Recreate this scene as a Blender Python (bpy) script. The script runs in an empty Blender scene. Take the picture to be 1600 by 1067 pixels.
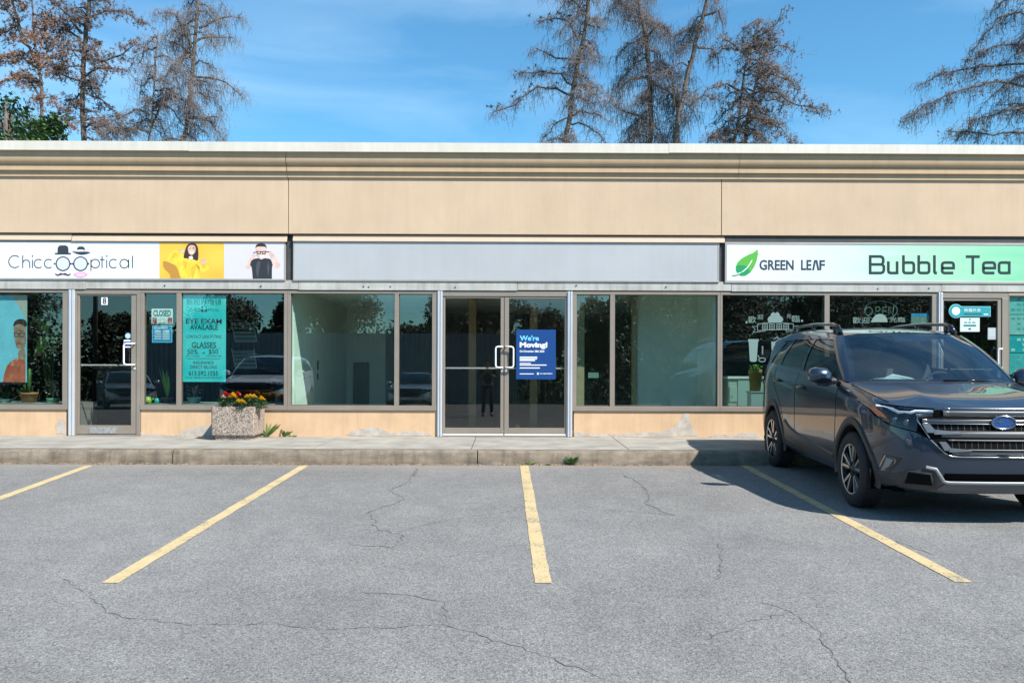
import bpy, bmesh, math, random
from mathutils import Vector, Matrix
from mathutils.bvhtree import BVHTree
R = math.radians
C = bpy.context.scene.collection
SC = bpy.context.scene
random.seed(7)

# ---------------------------------------------------------------- camera
F, HY, EYE, SL = 1315.0, 572.0, 1.52, 0.0243          # focal length in photo pixels, horizon row, eye height, lot slope
TH, PH = R(0.30), 0.0031
FWD = Vector((math.sin(TH), math.cos(TH), 0)); R0 = Vector((math.cos(TH), -math.sin(TH), 0)); U0 = Vector((0, 0, 1))
RT = R0 * math.cos(PH) + U0 * math.sin(PH); UP = U0 * math.cos(PH) - R0 * math.sin(PH)
cam = bpy.data.cameras.new('camera'); co = bpy.data.objects.new('camera', cam); C.objects.link(co)
cam.sensor_width = 36; cam.lens = 36 * F / 1600; cam.shift_y = (HY - 533.5) / 1600
cam.clip_start = 0.05; cam.clip_end = 3000
co.matrix_world = Matrix(((RT.x, UP.x, -FWD.x, 0), (RT.y, UP.y, -FWD.y, 0), (RT.z, UP.z, -FWD.z, EYE), (0, 0, 0, 1)))
SC.camera = co

# ---------------------------------------------------------------- world, sun, exposure
SUN = Vector((0.74, -0.60, 1.0)).normalized()
w = bpy.data.worlds.new('World'); SC.world = w; w.use_nodes = True
nt = w.node_tree; nt.nodes.clear()
out = nt.nodes.new('ShaderNodeOutputWorld'); bg = nt.nodes.new('ShaderNodeBackground')
sky = nt.nodes.new('ShaderNodeTexSky'); sky.sky_type = 'NISHITA'; sky.sun_disc = False
sky.sun_elevation = math.asin(SUN.z); sky.sun_rotation = math.atan2(SUN.x, SUN.y)
sky.air_density = 1.0; sky.dust_density = 0.1; sky.ozone_density = 3.2; sky.altitude = 100
tc = nt.nodes.new('ShaderNodeTexCoord'); mp = nt.nodes.new('ShaderNodeMapping'); mp.inputs['Scale'].default_value = (1.3, 1.0, 5.5)
mp.inputs['Rotation'].default_value = (0, R(14), 0)
no = nt.nodes.new('ShaderNodeTexNoise'); no.inputs['Scale'].default_value = 1.7; no.inputs['Detail'].default_value = 7; no.inputs['Roughness'].default_value = 0.52
no.inputs['Distortion'].default_value = 0.5
rp = nt.nodes.new('ShaderNodeValToRGB'); rp.color_ramp.elements[0].position = 0.44; rp.color_ramp.elements[1].position = 0.80
rp.color_ramp.elements[0].color = (0, 0, 0, 1); rp.color_ramp.elements[1].color = (0.36, 0.36, 0.36, 1)
mx = nt.nodes.new('ShaderNodeMix'); mx.data_type = 'RGBA'; mx.inputs['B'].default_value = (5.2, 7.0, 8.3, 1)
ts = nt.nodes.new('ShaderNodeMix'); ts.data_type = 'RGBA'; ts.blend_type = 'MULTIPLY'; ts.inputs['Factor'].default_value = 1.0
ts.inputs['B'].default_value = (0.60, 1.06, 1.13, 1)
L = nt.links.new
L(tc.outputs['Generated'], mp.inputs['Vector']); L(mp.outputs[0], no.inputs['Vector']); L(no.outputs['Fac'], rp.inputs['Fac'])
L(sky.outputs[0], ts.inputs['A']); L(ts.outputs['Result'], mx.inputs['A']); L(rp.outputs['Color'], mx.inputs['Factor'])
L(mx.outputs['Result'], bg.inputs['Color']); L(bg.outputs[0], out.inputs['Surface'])
bg.inputs['Strength'].default_value = 0.092
sl = bpy.data.lights.new('sun', 'SUN'); sl.energy = 4.2; sl.angle = R(0.53); sl.color = (1.0, 0.955, 0.88)
so = bpy.data.objects.new('sun', sl); C.objects.link(so); so.rotation_euler = SUN.to_track_quat('Z', 'Y').to_euler(); so.location = (20, -20, 30)
SC.view_settings.view_transform = 'Standard'; SC.view_settings.look = 'None'; SC.view_settings.gamma = 1
SC.view_settings.use_curve_mapping = False; SC.view_settings.exposure = 0.95
SC.render.engine = 'CYCLES'
SC.cycles.use_denoising = True; SC.cycles.max_bounces = 10; SC.cycles.transparent_max_bounces = 24; SC.cycles.caustics_reflective = False
SC.cycles.sample_clamp_indirect = 6

# ---------------------------------------------------------------- helpers
def ray(px, py): return FWD + RT * ((px - 800) / F) + UP * ((HY - py) / F)
def at(px, py, Y):
    d = ray(px, py); t = Y / d.y
    return Vector((d.x * t, Y, EYE + d.z * t))
def lot(px, py):
    d = ray(px, py); t = EYE / (SL * d.y - d.z)
    return Vector((d.x * t, d.y * t, EYE + d.z * t))
def rect(x0, y0, x1, y1, Y):
    a = at(x0, (y0 + y1) / 2, Y).x; b = at(x1, (y0 + y1) / 2, Y).x
    t = at((x0 + x1) / 2, y0, Y).z; u = at((x0 + x1) / 2, y1, Y).z
    return a, b, u, t                                # X0, X1, Z0, Z1

MATS = {}
def mat(name, col, rough=0.6, metal=0.0, var=0.0, scale=6.0, bump=0.0, bscale=80.0, coat=0.0, spec=0.5, detail=5, stretch=None, col2=None, bdist=0.01, streak=0.0):
    if name in MATS: return MATS[name]
    m = bpy.data.materials.new(name); m.use_nodes = True; n = m.node_tree.nodes; l = m.node_tree.links.new
    b = n['Principled BSDF']; b.inputs['Roughness'].default_value = rough; b.inputs['Metallic'].default_value = metal
    b.inputs['Coat Weight'].default_value = coat; b.inputs['Coat Roughness'].default_value = 0.03; b.inputs['Specular IOR Level'].default_value = spec
    b.inputs['Base Color'].default_value = (*col, 1)
    if var or bump or streak:
        t = n.new('ShaderNodeTexCoord'); mpp = n.new('ShaderNodeMapping'); l(t.outputs['Object'], mpp.inputs['Vector'])
        if stretch: mpp.inputs['Scale'].default_value = stretch
    if var:
        x = n.new('ShaderNodeTexNoise'); x.inputs['Scale'].default_value = scale; x.inputs['Detail'].default_value = detail; x.inputs['Roughness'].default_value = 0.6
        l(mpp.outputs[0], x.inputs['Vector'])
        r = n.new('ShaderNodeValToRGB'); r.color_ramp.elements[0].position = 0.3; r.color_ramp.elements[1].position = 0.72
        c2 = col2 or tuple(min(1, c * (1 + var)) for c in col); c1 = tuple(c * (1 - var) for c in col) if not col2 else col
        r.color_ramp.elements[0].color = (*c1, 1); r.color_ramp.elements[1].color = (*c2, 1)
        l(x.outputs['Fac'], r.inputs['Fac']); l(r.outputs['Color'], b.inputs['Base Color'])
    if streak:                                       # rain streaks and grime running down
        ms = n.new('ShaderNodeMapping'); ms.inputs['Scale'].default_value = (5.5, 5.5, .45); l(t.outputs['Object'], ms.inputs['Vector'])
        xs = n.new('ShaderNodeTexNoise'); xs.inputs['Scale'].default_value = 1.6; xs.inputs['Detail'].default_value = 9; xs.inputs['Roughness'].default_value = .68; l(ms.outputs[0], xs.inputs['Vector'])
        rs = n.new('ShaderNodeValToRGB'); rs.color_ramp.elements[0].position = .34; rs.color_ramp.elements[1].position = .56; q0 = 1 - streak; rs.color_ramp.elements[0].color = (q0, q0 * .985, q0 * .96, 1); rs.color_ramp.elements[1].color = (1, 1, 1, 1); l(xs.outputs['Fac'], rs.inputs['Fac'])
        qs = n.new('ShaderNodeMix'); qs.data_type = 'RGBA'; qs.blend_type = 'MULTIPLY'; qs.inputs['Factor'].default_value = 1; qs.inputs['A'].default_value = (*col, 1)
        if var: l(r.outputs['Color'], qs.inputs['A'])
        l(rs.outputs['Color'], qs.inputs['B']); l(qs.outputs['Result'], b.inputs['Base Color'])
    if bump:
        y = n.new('ShaderNodeTexNoise'); y.inputs['Scale'].default_value = bscale; y.inputs['Detail'].default_value = 3
        l(t.outputs['Object'], y.inputs['Vector'])
        bp = n.new('ShaderNodeBump'); bp.inputs['Strength'].default_value = bump; bp.inputs['Distance'].default_value = bdist
        l(y.outputs['Fac'], bp.inputs['Height']); l(bp.outputs['Normal'], b.inputs['Normal'])
    MATS[name] = m
    return m
def glass(name, tint, base=0.07, rough=0.0, gcol=(1, 1, 1)):
    if name in MATS: return MATS[name]
    m = bpy.data.materials.new(name); m.use_nodes = True; n = m.node_tree.nodes; l = m.node_tree.links.new
    n.remove(n['Principled BSDF'])
    tr = n.new('ShaderNodeBsdfTransparent'); tr.inputs[0].default_value = (*tint, 1)
    gl = n.new('ShaderNodeBsdfGlossy'); gl.inputs['Roughness'].default_value = rough; gl.inputs['Color'].default_value = (*gcol, 1)
    lw = n.new('ShaderNodeLayerWeight'); lw.inputs['Blend'].default_value = 0.5
    p = n.new('ShaderNodeMath'); p.operation = 'POWER'; p.inputs[1].default_value = 5
    q = n.new('ShaderNodeMath'); q.operation = 'MULTIPLY_ADD'; q.inputs[1].default_value = 1 - base; q.inputs[2].default_value = base
    mxs = n.new('ShaderNodeMixShader')
    l(lw.outputs['Facing'], p.inputs[0]); l(p.outputs[0], q.inputs[0]); l(q.outputs[0], mxs.inputs[0])
    l(tr.outputs[0], mxs.inputs[1]); l(gl.outputs[0], mxs.inputs[2]); l(mxs.outputs[0], n['Material Output'].inputs['Surface'])
    MATS[name] = m
    return m

OFF = {}                                             # world offset of each object (translation only)
class MB:
    def __init__(s): s.v = []; s.f = []; s.m = []; s.cur = 0; s.sm = []; s.smooth = False
    def add(s, vs, fs):
        b = len(s.v); s.v.extend(tuple(p) for p in vs)
        for f in fs: s.f.append(tuple(b + i for i in f)); s.m.append(s.cur); s.sm.append(s.smooth)
    def box(s, x0, x1, y0, y1, z0, z1):
        s.add([(x0, y0, z0), (x1, y0, z0), (x1, y1, z0), (x0, y1, z0), (x0, y0, z1), (x1, y0, z1), (x1, y1, z1), (x0, y1, z1)],
              [(0, 1, 5, 4), (1, 2, 6, 5), (2, 3, 7, 6), (3, 0, 4, 7), (4, 5, 6, 7), (3, 2, 1, 0)])
    def prism(s, pts, y0, y1):                       # polygon in XZ extruded along Y
        n = len(pts)
        s.add([(p[0], y0, p[1]) for p in pts] + [(p[0], y1, p[1]) for p in pts],
              [tuple(range(n)), tuple(range(2 * n - 1, n - 1, -1))] + [(i, n + i, n + (i + 1) % n, (i + 1) % n) for i in range(n)])
    def poly(s, pts, y): s.add([(p[0], y, p[1]) for p in pts], [tuple(range(len(pts)))])
    def extrude_x(s, prof, x0, x1):                  # open profile of (y,z) swept along X
        n = len(prof)
        s.add([(x0, p[0], p[1]) for p in prof] + [(x1, p[0], p[1]) for p in prof], [(i, i + 1, n + i + 1, n + i) for i in range(n - 1)])
    def grid(s, g):
        n, k = len(g), len(g[0]); vs = [p for r in g for p in r]
        s.add(vs, [(i * k + j, i * k + j + 1, (i + 1) * k + j + 1, (i + 1) * k + j) for i in range(n - 1) for j in range(k - 1)])
    def tube(s, pts, rad, n=6, cap=True, closed=False):
        P = [Vector(p) for p in pts]; k = len(P)
        if not hasattr(rad, '__len__'): rad = [rad] * k
        vs = []; ref = None
        for i in range(k):
            if closed: t = P[(i + 1) % k] - P[i - 1]
            else: t = P[min(i + 1, k - 1)] - P[max(i - 1, 0)]
            if t.length < 1e-9: t = Vector((0, 0, 1))
            t.normalize()
            if ref is None: ref = Vector((1, 0, 0)) if abs(t.x) < 0.9 else Vector((0, 1, 0))
            u = (ref - t * ref.dot(t))
            if u.length < 1e-6: u = t.orthogonal()
            u.normalize(); v = t.cross(u); ref = u
            for j in range(n):
                a = 2 * math.pi * j / n; vs.append(P[i] + (u * math.cos(a) + v * math.sin(a)) * rad[i])
        fs = [(i * n + j, i * n + (j + 1) % n, ((i + 1) % k) * n + (j + 1) % n, ((i + 1) % k) * n + j) for i in range(k if closed else k - 1) for j in range(n)]
        if cap and not closed: fs += [tuple(range(n - 1, -1, -1)), tuple((k - 1) * n + j for j in range(n))]
        s.add(vs, fs)
    def lathe(s, prof, c, n=20, axis='z'):           # profile of (r, h)
        vs = []; k = len(prof)
        for r, h in prof:
            for j in range(n):
                a = 2 * math.pi * j / n; x, y = r * math.cos(a), r * math.sin(a)
                vs.append({'z': (c[0] + x, c[1] + y, c[2] + h), 'x': (c[0] + h, c[1] + x, c[2] + y), 'y': (c[0] + x, c[1] + h, c[2] + y)}[axis])
        s.add(vs, [(i * n + j, i * n + (j + 1) % n, (i + 1) * n + (j + 1) % n, (i + 1) * n + j) for i in range(k - 1) for j in range(n)])
    def stroke(s, pts, wd, y, closed=False):          # flat ribbon in XZ at depth y
        P = [Vector((p[0], p[1])) for p in pts]; k = len(P); vs = []
        for i in range(k):
            a = P[i - 1] if (i or closed) else None; b = P[(i + 1) % k] if (i < k - 1 or closed) else None
            d1 = (P[i] - a).normalized() if a is not None else None; d2 = (b - P[i]).normalized() if b is not None else None
            d1 = d1 or d2; d2 = d2 or d1
            n1 = Vector((-d1.y, d1.x)); n2 = Vector((-d2.y, d2.x)); m = n1 + n2
            m = n1 if m.length < 1e-6 else m.normalized(); q = max(0.5, m.dot(n1)); o = m * (wd / 2 / q)
            vs += [(P[i].x + o.x, y, P[i].y + o.y), (P[i].x - o.x, y, P[i].y - o.y)]
        s.add(vs, [(2 * i, 2 * ((i + 1) % k), 2 * ((i + 1) % k) + 1, 2 * i + 1) for i in range(k if closed else k - 1)])
    def build(s, name, mats, parent=None, local=False, bevel=0, sub=0, smooth=None, solid=0):
        if not isinstance(mats, (list, tuple)): mats = [mats]
        off = Vector((0, 0, 0)) if (local or parent is None) else OFF[parent]
        me = bpy.data.meshes.new(name); me.from_pydata([(p[0] - off.x, p[1] - off.y, p[2] - off.z) for p in s.v], [], s.f)
        for m in mats: me.materials.append(m)
        me.polygons.foreach_set('material_index', s.m)
        me.polygons.foreach_set('use_smooth', s.sm if smooth is None else [smooth] * len(s.f))
        me.update()
        o = bpy.data.objects.new(name, me); C.objects.link(o)
        if parent is not None: o.parent = parent
        OFF[o] = off
        if solid:
            q = o.modifiers.new('thickness', 'SOLIDIFY'); q.thickness = solid; q.offset = -1
        if sub:
            q = o.modifiers.new('smooth', 'SUBSURF'); q.levels = q.render_levels = sub
        if bevel:
            q = o.modifiers.new('edge', 'BEVEL'); q.width = bevel; q.segments = 2; q.limit_method = 'ANGLE'; q.angle_limit = R(40)
        return o
def thing(name, label, cat, loc=(0, 0, 0), group=None):
    o = bpy.data.objects.new(name, None); C.objects.link(o); o.location = loc; o.empty_display_size = 0.1
    OFF[o] = Vector(loc); return tag(o, label, cat, group)
def tag(o, label, cat, group=None):
    o['label'] = label; o['category'] = cat
    if group: o['group'] = group
    return o
def struct(o, kind='structure'): o['kind'] = kind; return o
def recenter(o):                                     # put a lone mesh's origin at its base
    me = o.data; xs = [v.co.x for v in me.vertices]; ys = [v.co.y for v in me.vertices]; zs = [v.co.z for v in me.vertices]
    c = Vector(((min(xs) + max(xs)) / 2, (min(ys) + max(ys)) / 2, min(zs)))
    me.transform(Matrix.Translation(-c)); o.location = c; OFF[o] = c
    return o
def arc(cx, cy, r, a0, a1, n=24, ry=None):
    ry = ry or r
    return [(cx + r * math.cos(R(a0 + (a1 - a0) * i / n)), cy + ry * math.sin(R(a0 + (a1 - a0) * i / n))) for i in range(n + 1)]
TXT = {}
def text_geo(s, bold=0.0, sp=1.0):
    k = (s, bold, sp)
    if k not in TXT:
        cu = bpy.data.curves.new('t', 'FONT'); cu.body = s; cu.resolution_u = 3; cu.offset = bold; cu.space_character = sp
        o = bpy.data.objects.new('t', cu); C.objects.link(o); bpy.context.view_layer.update()
        me = bpy.data.meshes.new_from_object(o.evaluated_get(bpy.context.evaluated_depsgraph_get()))
        vs = [(v.co.x, v.co.y) for v in me.vertices]; fs = [tuple(p.vertices) for p in me.polygons]
        bpy.data.objects.remove(o); bpy.data.curves.remove(cu); bpy.data.meshes.remove(me)
        x0 = min(v[0] for v in vs); x1 = max(v[0] for v in vs); y0 = min(v[1] for v in vs); y1 = max(v[1] for v in vs)
        TXT[k] = ([((v[0] - x0) / (x1 - x0), (v[1] - y0) / (y1 - y0)) for v in vs], fs)
    return TXT[k]
def text(mb, s, x0, y0, x1, y1, Y, bold=0.0, sp=1.0):  # text fitted into a photo-pixel box on the plane at depth Y
    a, b, u, t = rect(x0, y0, x1, y1, Y); vs, fs = text_geo(s, bold, sp)
    mb.add([(a + p[0] * (b - a), Y, u + p[1] * (t - u)) for p in vs], fs)

# ---------------------------------------------------------------- materials
def asphalt():
    m = bpy.data.materials.new('worn_asphalt'); m.use_nodes = True; n = m.node_tree.nodes; l = m.node_tree.links.new
    b = n['Principled BSDF']; b.inputs['Roughness'].default_value = 0.9; b.inputs['Specular IOR Level'].default_value = 0.25
    t = n.new('ShaderNodeTexCoord')
    def noise(s, d, ro=0.6):
        x = n.new('ShaderNodeTexNoise'); x.inputs['Scale'].default_value = s; x.inputs['Detail'].default_value = d; x.inputs['Roughness'].default_value = ro
        l(t.outputs['Object'], x.inputs['Vector']); return x
    def ramp(src, p0, p1, c0, c1):
        r = n.new('ShaderNodeValToRGB'); r.color_ramp.elements[0].position = p0; r.color_ramp.elements[1].position = p1
        r.color_ramp.elements[0].color = (*c0, 1); r.color_ramp.elements[1].color = (*c1, 1); l(src, r.inputs['Fac']); return r
    def mul(a, b_, f=1.0):
        q = n.new('ShaderNodeMix'); q.data_type = 'RGBA'; q.blend_type = 'MULTIPLY'; q.inputs['Factor'].default_value = f
        l(a, q.inputs['A']); l(b_, q.inputs['B']); return q.outputs['Result']
    big = ramp(noise(0.45, 5).outputs['Fac'], 0.3, 0.7, (0.176, 0.173, 0.168), (0.232, 0.228, 0.221))
    mid = ramp(noise(3.5, 6, 0.7).outputs['Fac'], 0.3, 0.72, (0.86, 0.86, 0.88), (1.1, 1.1, 1.09))
    v = n.new('ShaderNodeTexVoronoi'); v.inputs['Scale'].default_value = 140; l(t.outputs['Object'], v.inputs['Vector'])
    st = ramp(v.outputs['Color'], 0.1, 0.9, (0.62, 0.62, 0.62), (1.36, 1.35, 1.33))
    v2 = n.new('ShaderNodeTexVoronoi'); v2.inputs['Scale'].default_value = 85; l(t.outputs['Object'], v2.inputs['Vector'])
    st2 = ramp(v2.outputs['Color'], 0.15, 0.85, (0.82, 0.82, 0.83), (1.16, 1.16, 1.15))
    pits = ramp(noise(60, 3, 0.7).outputs['Fac'], 0.30, 0.44, (0.35, 0.35, 0.37), (1, 1, 1))
    c = mul(mul(mul(mul(big.outputs['Color'], mid.outputs['Color']), st.outputs['Color']), st2.outputs['Color']), pits.outputs['Color'])
    # pale sandy drift along the kerb
    sp = n.new('ShaderNodeSeparateXYZ'); l(t.outputs['Object'], sp.inputs[0])
    nz = noise(2.2, 5); ad = n.new('ShaderNodeMath'); ad.operation = 'MULTIPLY_ADD'; ad.inputs[1].default_value = 0.9; l(nz.outputs['Fac'], ad.inputs[0]); l(sp.outputs['Y'], ad.inputs[2])
    dr = n.new('ShaderNodeMapRange'); dr.inputs['From Min'].default_value = 10.55; dr.inputs['From Max'].default_value = 11.25; dr.inputs['To Max'].default_value = 0.75; l(ad.outputs[0], dr.inputs['Value'])
    q = n.new('ShaderNodeMix'); q.data_type = 'RGBA'; q.inputs['B'].default_value = (0.25, 0.225, 0.19, 1); l(dr.outputs[0], q.inputs['Factor']); l(c, q.inputs['A'])
    l(q.outputs['Result'], b.inputs['Base Color'])
    bp = n.new('ShaderNodeBump'); bp.inputs['Strength'].default_value = 0.55; bp.inputs['Distance'].default_value = 0.004
    l(v.outputs['Distance'], bp.inputs['Height']); l(bp.outputs['Normal'], b.inputs['Normal'])
    return m
def paint_line():
    m = bpy.data.materials.new('worn_yellow_line_paint'); m.use_nodes = True; n = m.node_tree.nodes; l = m.node_tree.links.new
    b = n['Principled BSDF']; b.inputs['Roughness'].default_value = 0.8
    t = n.new('ShaderNodeTexCoord')
    v = n.new('ShaderNodeTexVoronoi'); v.inputs['Scale'].default_value = 70; l(t.outputs['Object'], v.inputs['Vector'])
    x = n.new('ShaderNodeTexNoise'); x.inputs['Scale'].default_value = 4.0; x.inputs['Detail'].default_value = 7; x.inputs['Roughness'].default_value = .75; l(t.outputs['Object'], x.inputs['Vector'])
    a = n.new('ShaderNodeMath'); a.operation = 'MULTIPLY_ADD'; a.inputs[1].default_value = 0.35; l(v.outputs['Color'], a.inputs[0]); l(x.outputs['Fac'], a.inputs[2])
    r = n.new('ShaderNodeValToRGB'); e = r.color_ramp.elements; e[0].position = 0.47; e[0].color = (0.20, 0.185, 0.155, 1); e[1].position = 0.60; e[1].color = (0.46, 0.35, 0.18, 1)
    e2 = r.color_ramp.elements.new(0.95); e2.color = (0.53, 0.43, 0.245, 1)
    l(a.outputs[0], r.inputs['Fac']); l(r.outputs['Color'], b.inputs['Base Color'])
    return m
M_ASPH = asphalt(); M_LINE = paint_line()
M_CRACK = mat('crack_dirt', (0.135, 0.125, 0.11), 0.95, var=0.3, scale=14)
M_GRASS = mat('dry_lawn', (0.06, 0.085, 0.028), 0.95, var=0.45, scale=3, bump=0.4, bscale=30)
M_WALK = mat('pavement_concrete', (0.295, 0.277, 0.242), 0.9, var=0.27, scale=2.6, bump=0.25, bscale=140, detail=8)
M_KERB = mat('stained_kerb_concrete', (0.215, 0.175, 0.132), 0.95, streak=.4, var=0.34, scale=6.5, bump=0.6, bscale=70, detail=9, stretch=(0.6, 1, 1.8))
M_FASC = mat('tan_render', (0.582, 0.43, 0.296), 0.9, var=0.07, scale=1.3, bump=0.25, bscale=130, streak=.04, detail=8)
M_FASC2 = mat('tan_render_ledge', (0.56, 0.41, 0.30), 0.85, var=0.06, scale=3)
M_CORN = mat('cornice_paint', (0.52, 0.365, 0.225), 0.75, streak=.06, var=0.07, scale=2.5, bump=0.08, bscale=120)
M_CAP = mat('cream_cap_metal', (0.66, 0.61, 0.53), 0.5, streak=.08, var=0.05, scale=2)
M_BULK = mat('peach_render', (0.63, 0.425, 0.258), 0.9, streak=.10, var=0.09, scale=2.6, bump=0.2, bscale=150, detail=8)
M_PATCH = mat('bare_cement_patch', (0.47, 0.415, 0.355), 0.95, var=0.22, scale=9, bump=0.3, bscale=90, detail=8)
M_BAND = mat('weathered_white_metal', (0.47, 0.455, 0.415), 0.5, streak=.25, var=0.14, scale=3, detail=8, stretch=(0.4, 1, 2))
M_FRAME = mat('taupe_anodised_frame', (0.30, 0.252, 0.205), 0.45, metal=0.25, var=0.08, scale=3)
M_ALU = mat('bright_aluminium', (0.60, 0.61, 0.63), 0.4, metal=0.25, var=0.05, scale=4)
M_WHITEM = mat('white_enamel', (0.80, 0.80, 0.80), 0.35, var=0.03, scale=8)
M_DARKST = mat('dark_steel_gap', (0.055, 0.052, 0.05), 0.7, var=0.2, scale=5)
M_GLASS = glass('storefront_glass', (0.84, 0.93, 0.90), 0.085)
M_DGLASS = glass('door_glass', (0.82, 0.82, 0.80), 0.06)
M_INW = mat('interior_white_wall', (0.82, 0.83, 0.76), 0.8, var=0.04, scale=2)
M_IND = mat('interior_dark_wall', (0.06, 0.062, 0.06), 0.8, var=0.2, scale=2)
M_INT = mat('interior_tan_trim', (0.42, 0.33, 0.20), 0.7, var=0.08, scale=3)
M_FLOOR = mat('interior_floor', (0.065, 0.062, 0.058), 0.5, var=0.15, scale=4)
M_ROOF = mat('roof_gravel', (0.25, 0.24, 0.22), 0.95, var=0.2, scale=20)

# ---------------------------------------------------------------- ground, lot, kerb, pavement
KY = 10.76                                           # kerb face
ZW = SL * KY + 0.178                                 # pavement top at the kerb
g = MB()
def gz(y): return SL * max(-26, min(y, 14))
ys = [-900, -120, -26, 14, 120, 1200]
g.grid([[(x, y, gz(y) - 0.03) for x in (-900, -60, 60, 900)] for y in ys])
struct(g.build('ground', M_GRASS))
g = MB(); g.grid([[(x, y, SL * y) for x in (-48, -16, 0, 16, 48)] for y in (-17, -8, 0, 5, KY + 0.02)])
struct(g.build('parking_lot', M_ASPH))
def pz(y): return ZW + (y - KY) * 0.009              # pavement surface
JX = [-4.57 + 2.05 * i for i in range(-5, 9)]
for i in range(len(JX) - 1):                          # pavement slabs share one object, joints are real gaps
    pass
g = MB(); a = []
edges = [-30] + JX + [30]
for i in range(len(edges) - 1):
    x0, x1 = edges[i] + 0.006, edges[i + 1] - 0.006
    g.add([(x0, KY + .16, pz(KY + .16)), (x1, KY + .16, pz(KY + .16)), (x1, 12.72, pz(12.72)), (x0, 12.72, pz(12.72)),
           (x0, KY + .16, pz(KY) - .1), (x1, KY + .16, pz(KY) - .1), (x1, 12.72, pz(12.72) - .1), (x0, 12.72, pz(12.72) - .1)],
          [(0, 1, 2, 3), (0, 4, 5, 1), (1, 5, 6, 2), (3, 7, 4, 0)])
struct(g.build('pavement', M_WALK))
g = MB(); g.box(-30, 30, KY + .1, 12.73, ZW - .3, pz(KY) - .02); struct(g.build('pavement_base', M_CRACK))
ke = [-30, -15, -9.6] + [lot(265, 726).x, lot(746, 726).x] + [4.9, 9, 15, 30]
g = MB()
random.seed(3)
for i in range(len(ke) - 1):
    x0, x1 = ke[i] + 0.007, ke[i + 1] - 0.007; n = max(6, int((x1 - x0) / 0.12)); rows = []
    for k in range(n + 1):
        x = x0 + (x1 - x0) * k / n; j = random.uniform(-.012, .012); q = random.uniform(0, .022) + (0.05 if random.random() < .05 else 0)
        rows.append([(x, KY - 0.02 + j, SL * KY - .05), (x, KY + j, SL * KY + .03), (x, KY + .006 + j * .4, ZW - .035 - q * .5), (x, KY + .03 + q * .5, ZW - .006 - q * .1),
                     (x, KY + .065 + q * .6, ZW + .0005), (x, KY + .16, pz(KY + .16) + .001), (x, KY + .16, ZW - .2)])
    g.grid(rows)
    for e in (0, -1):
        r = rows[e]; g.add(r, [tuple(range(len(r)))])
struct(g.build('kerb', M_KERB, smooth=True))
def line(xa, ya, xb, yb, wd=0.108):
    p, q = lot(xa, ya), lot(xb, yb); d = (q - p).normalized(); nrm = Vector((-d.y, d.x, 0)); m = MB(); rows = []; n = 40
    for k in range(n + 1):
        c = p.lerp(q, k / n); j1, j2 = random.uniform(-.004, .004), random.uniform(-.004, .004)
        rows.append([c + nrm * (wd / 2 + j1) + Vector((0, 0, .004)), c + Vector((0, 0, .004)), c - nrm * (wd / 2 + j2) + Vector((0, 0, .004))])
    m.grid(rows); struct(m.build('parking_line', M_LINE))
line(140, 727.5, -300, 888); line(476, 727.5, 172, 911); line(819, 727.5, 848.5, 911); line(1162, 727, 1506, 910)
line(1506, 727, 2160, 905)
def crack(pts, wd=0.008, jit=0.03, seed=0):
    random.seed(seed); P = [lot(*p) for p in pts]; m = MB(); cs = []
    for a, b in zip(P, P[1:]):
        n = max(3, int((b - a).length / 0.05))
        for k in range(n): cs.append(a.lerp(b, k / n) + Vector((random.uniform(-jit, jit), random.uniform(-jit, jit), 0)))
    cs.append(P[-1]); rows = []
    for i, c in enumerate(cs):
        d = (cs[min(i + 1, len(cs) - 1)] - cs[max(i - 1, 0)]).normalized(); nn = Vector((-d.y, d.x, 0)); h = wd * random.uniform(.2, 1.25) * .5
        z = SL * c.y + .003
        rows.append([Vector((c.x + nn.x * h, c.y + nn.y * h, z)), Vector((c.x - nn.x * h, c.y - nn.y * h, z))])
    m.grid(rows); struct(m.build('crack', M_CRACK))
crack([(652, 732), (640, 752), (608, 766), (632, 780), (600, 792), (575, 800)], .017, .03, 1)
crack([(575, 800), (590, 825), (628, 838), (615, 856), (545, 850)], .012, .03, 2)
crack([(975, 742), (1000, 756), (1012, 770), (1010, 787), (1030, 797), (1055, 805)], .017, .03, 3)
crack([(1055, 805), (1000, 800), (900, 795)], .008, .03, 4)
crack([(300, 977), (420, 974), (520, 984), (610, 980), (690, 975), (730, 985), (850, 1025), (960, 1065)], .0065, .02, 5)
crack([(560, 925), (640, 930), (690, 940), (700, 960), (690, 975)], .007, .02, 6)
crack([(1190, 940), (1240, 955), (1275, 985), (1300, 1020), (1330, 1067)], .0065, .02, 7)
crack([(1125, 850), (1130, 880), (1120, 905)], .010, .02, 8)
crack([(1400, 845), (1445, 862), (1480, 872)], .009, .02, 9)
crack([(1100, 1000), (1180, 970), (1240, 955)], .007, .02, 12)
crack([(0, 760), (60, 750), (130, 748), (200, 742)], .007, .02, 10)
crack([(100, 905), (150, 935), (170, 960), (290, 975), (300, 977)], .007, .02, 11)
crack([(820, 790), (790, 800), (700, 812), (640, 826)], .006, .02, 13)

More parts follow.
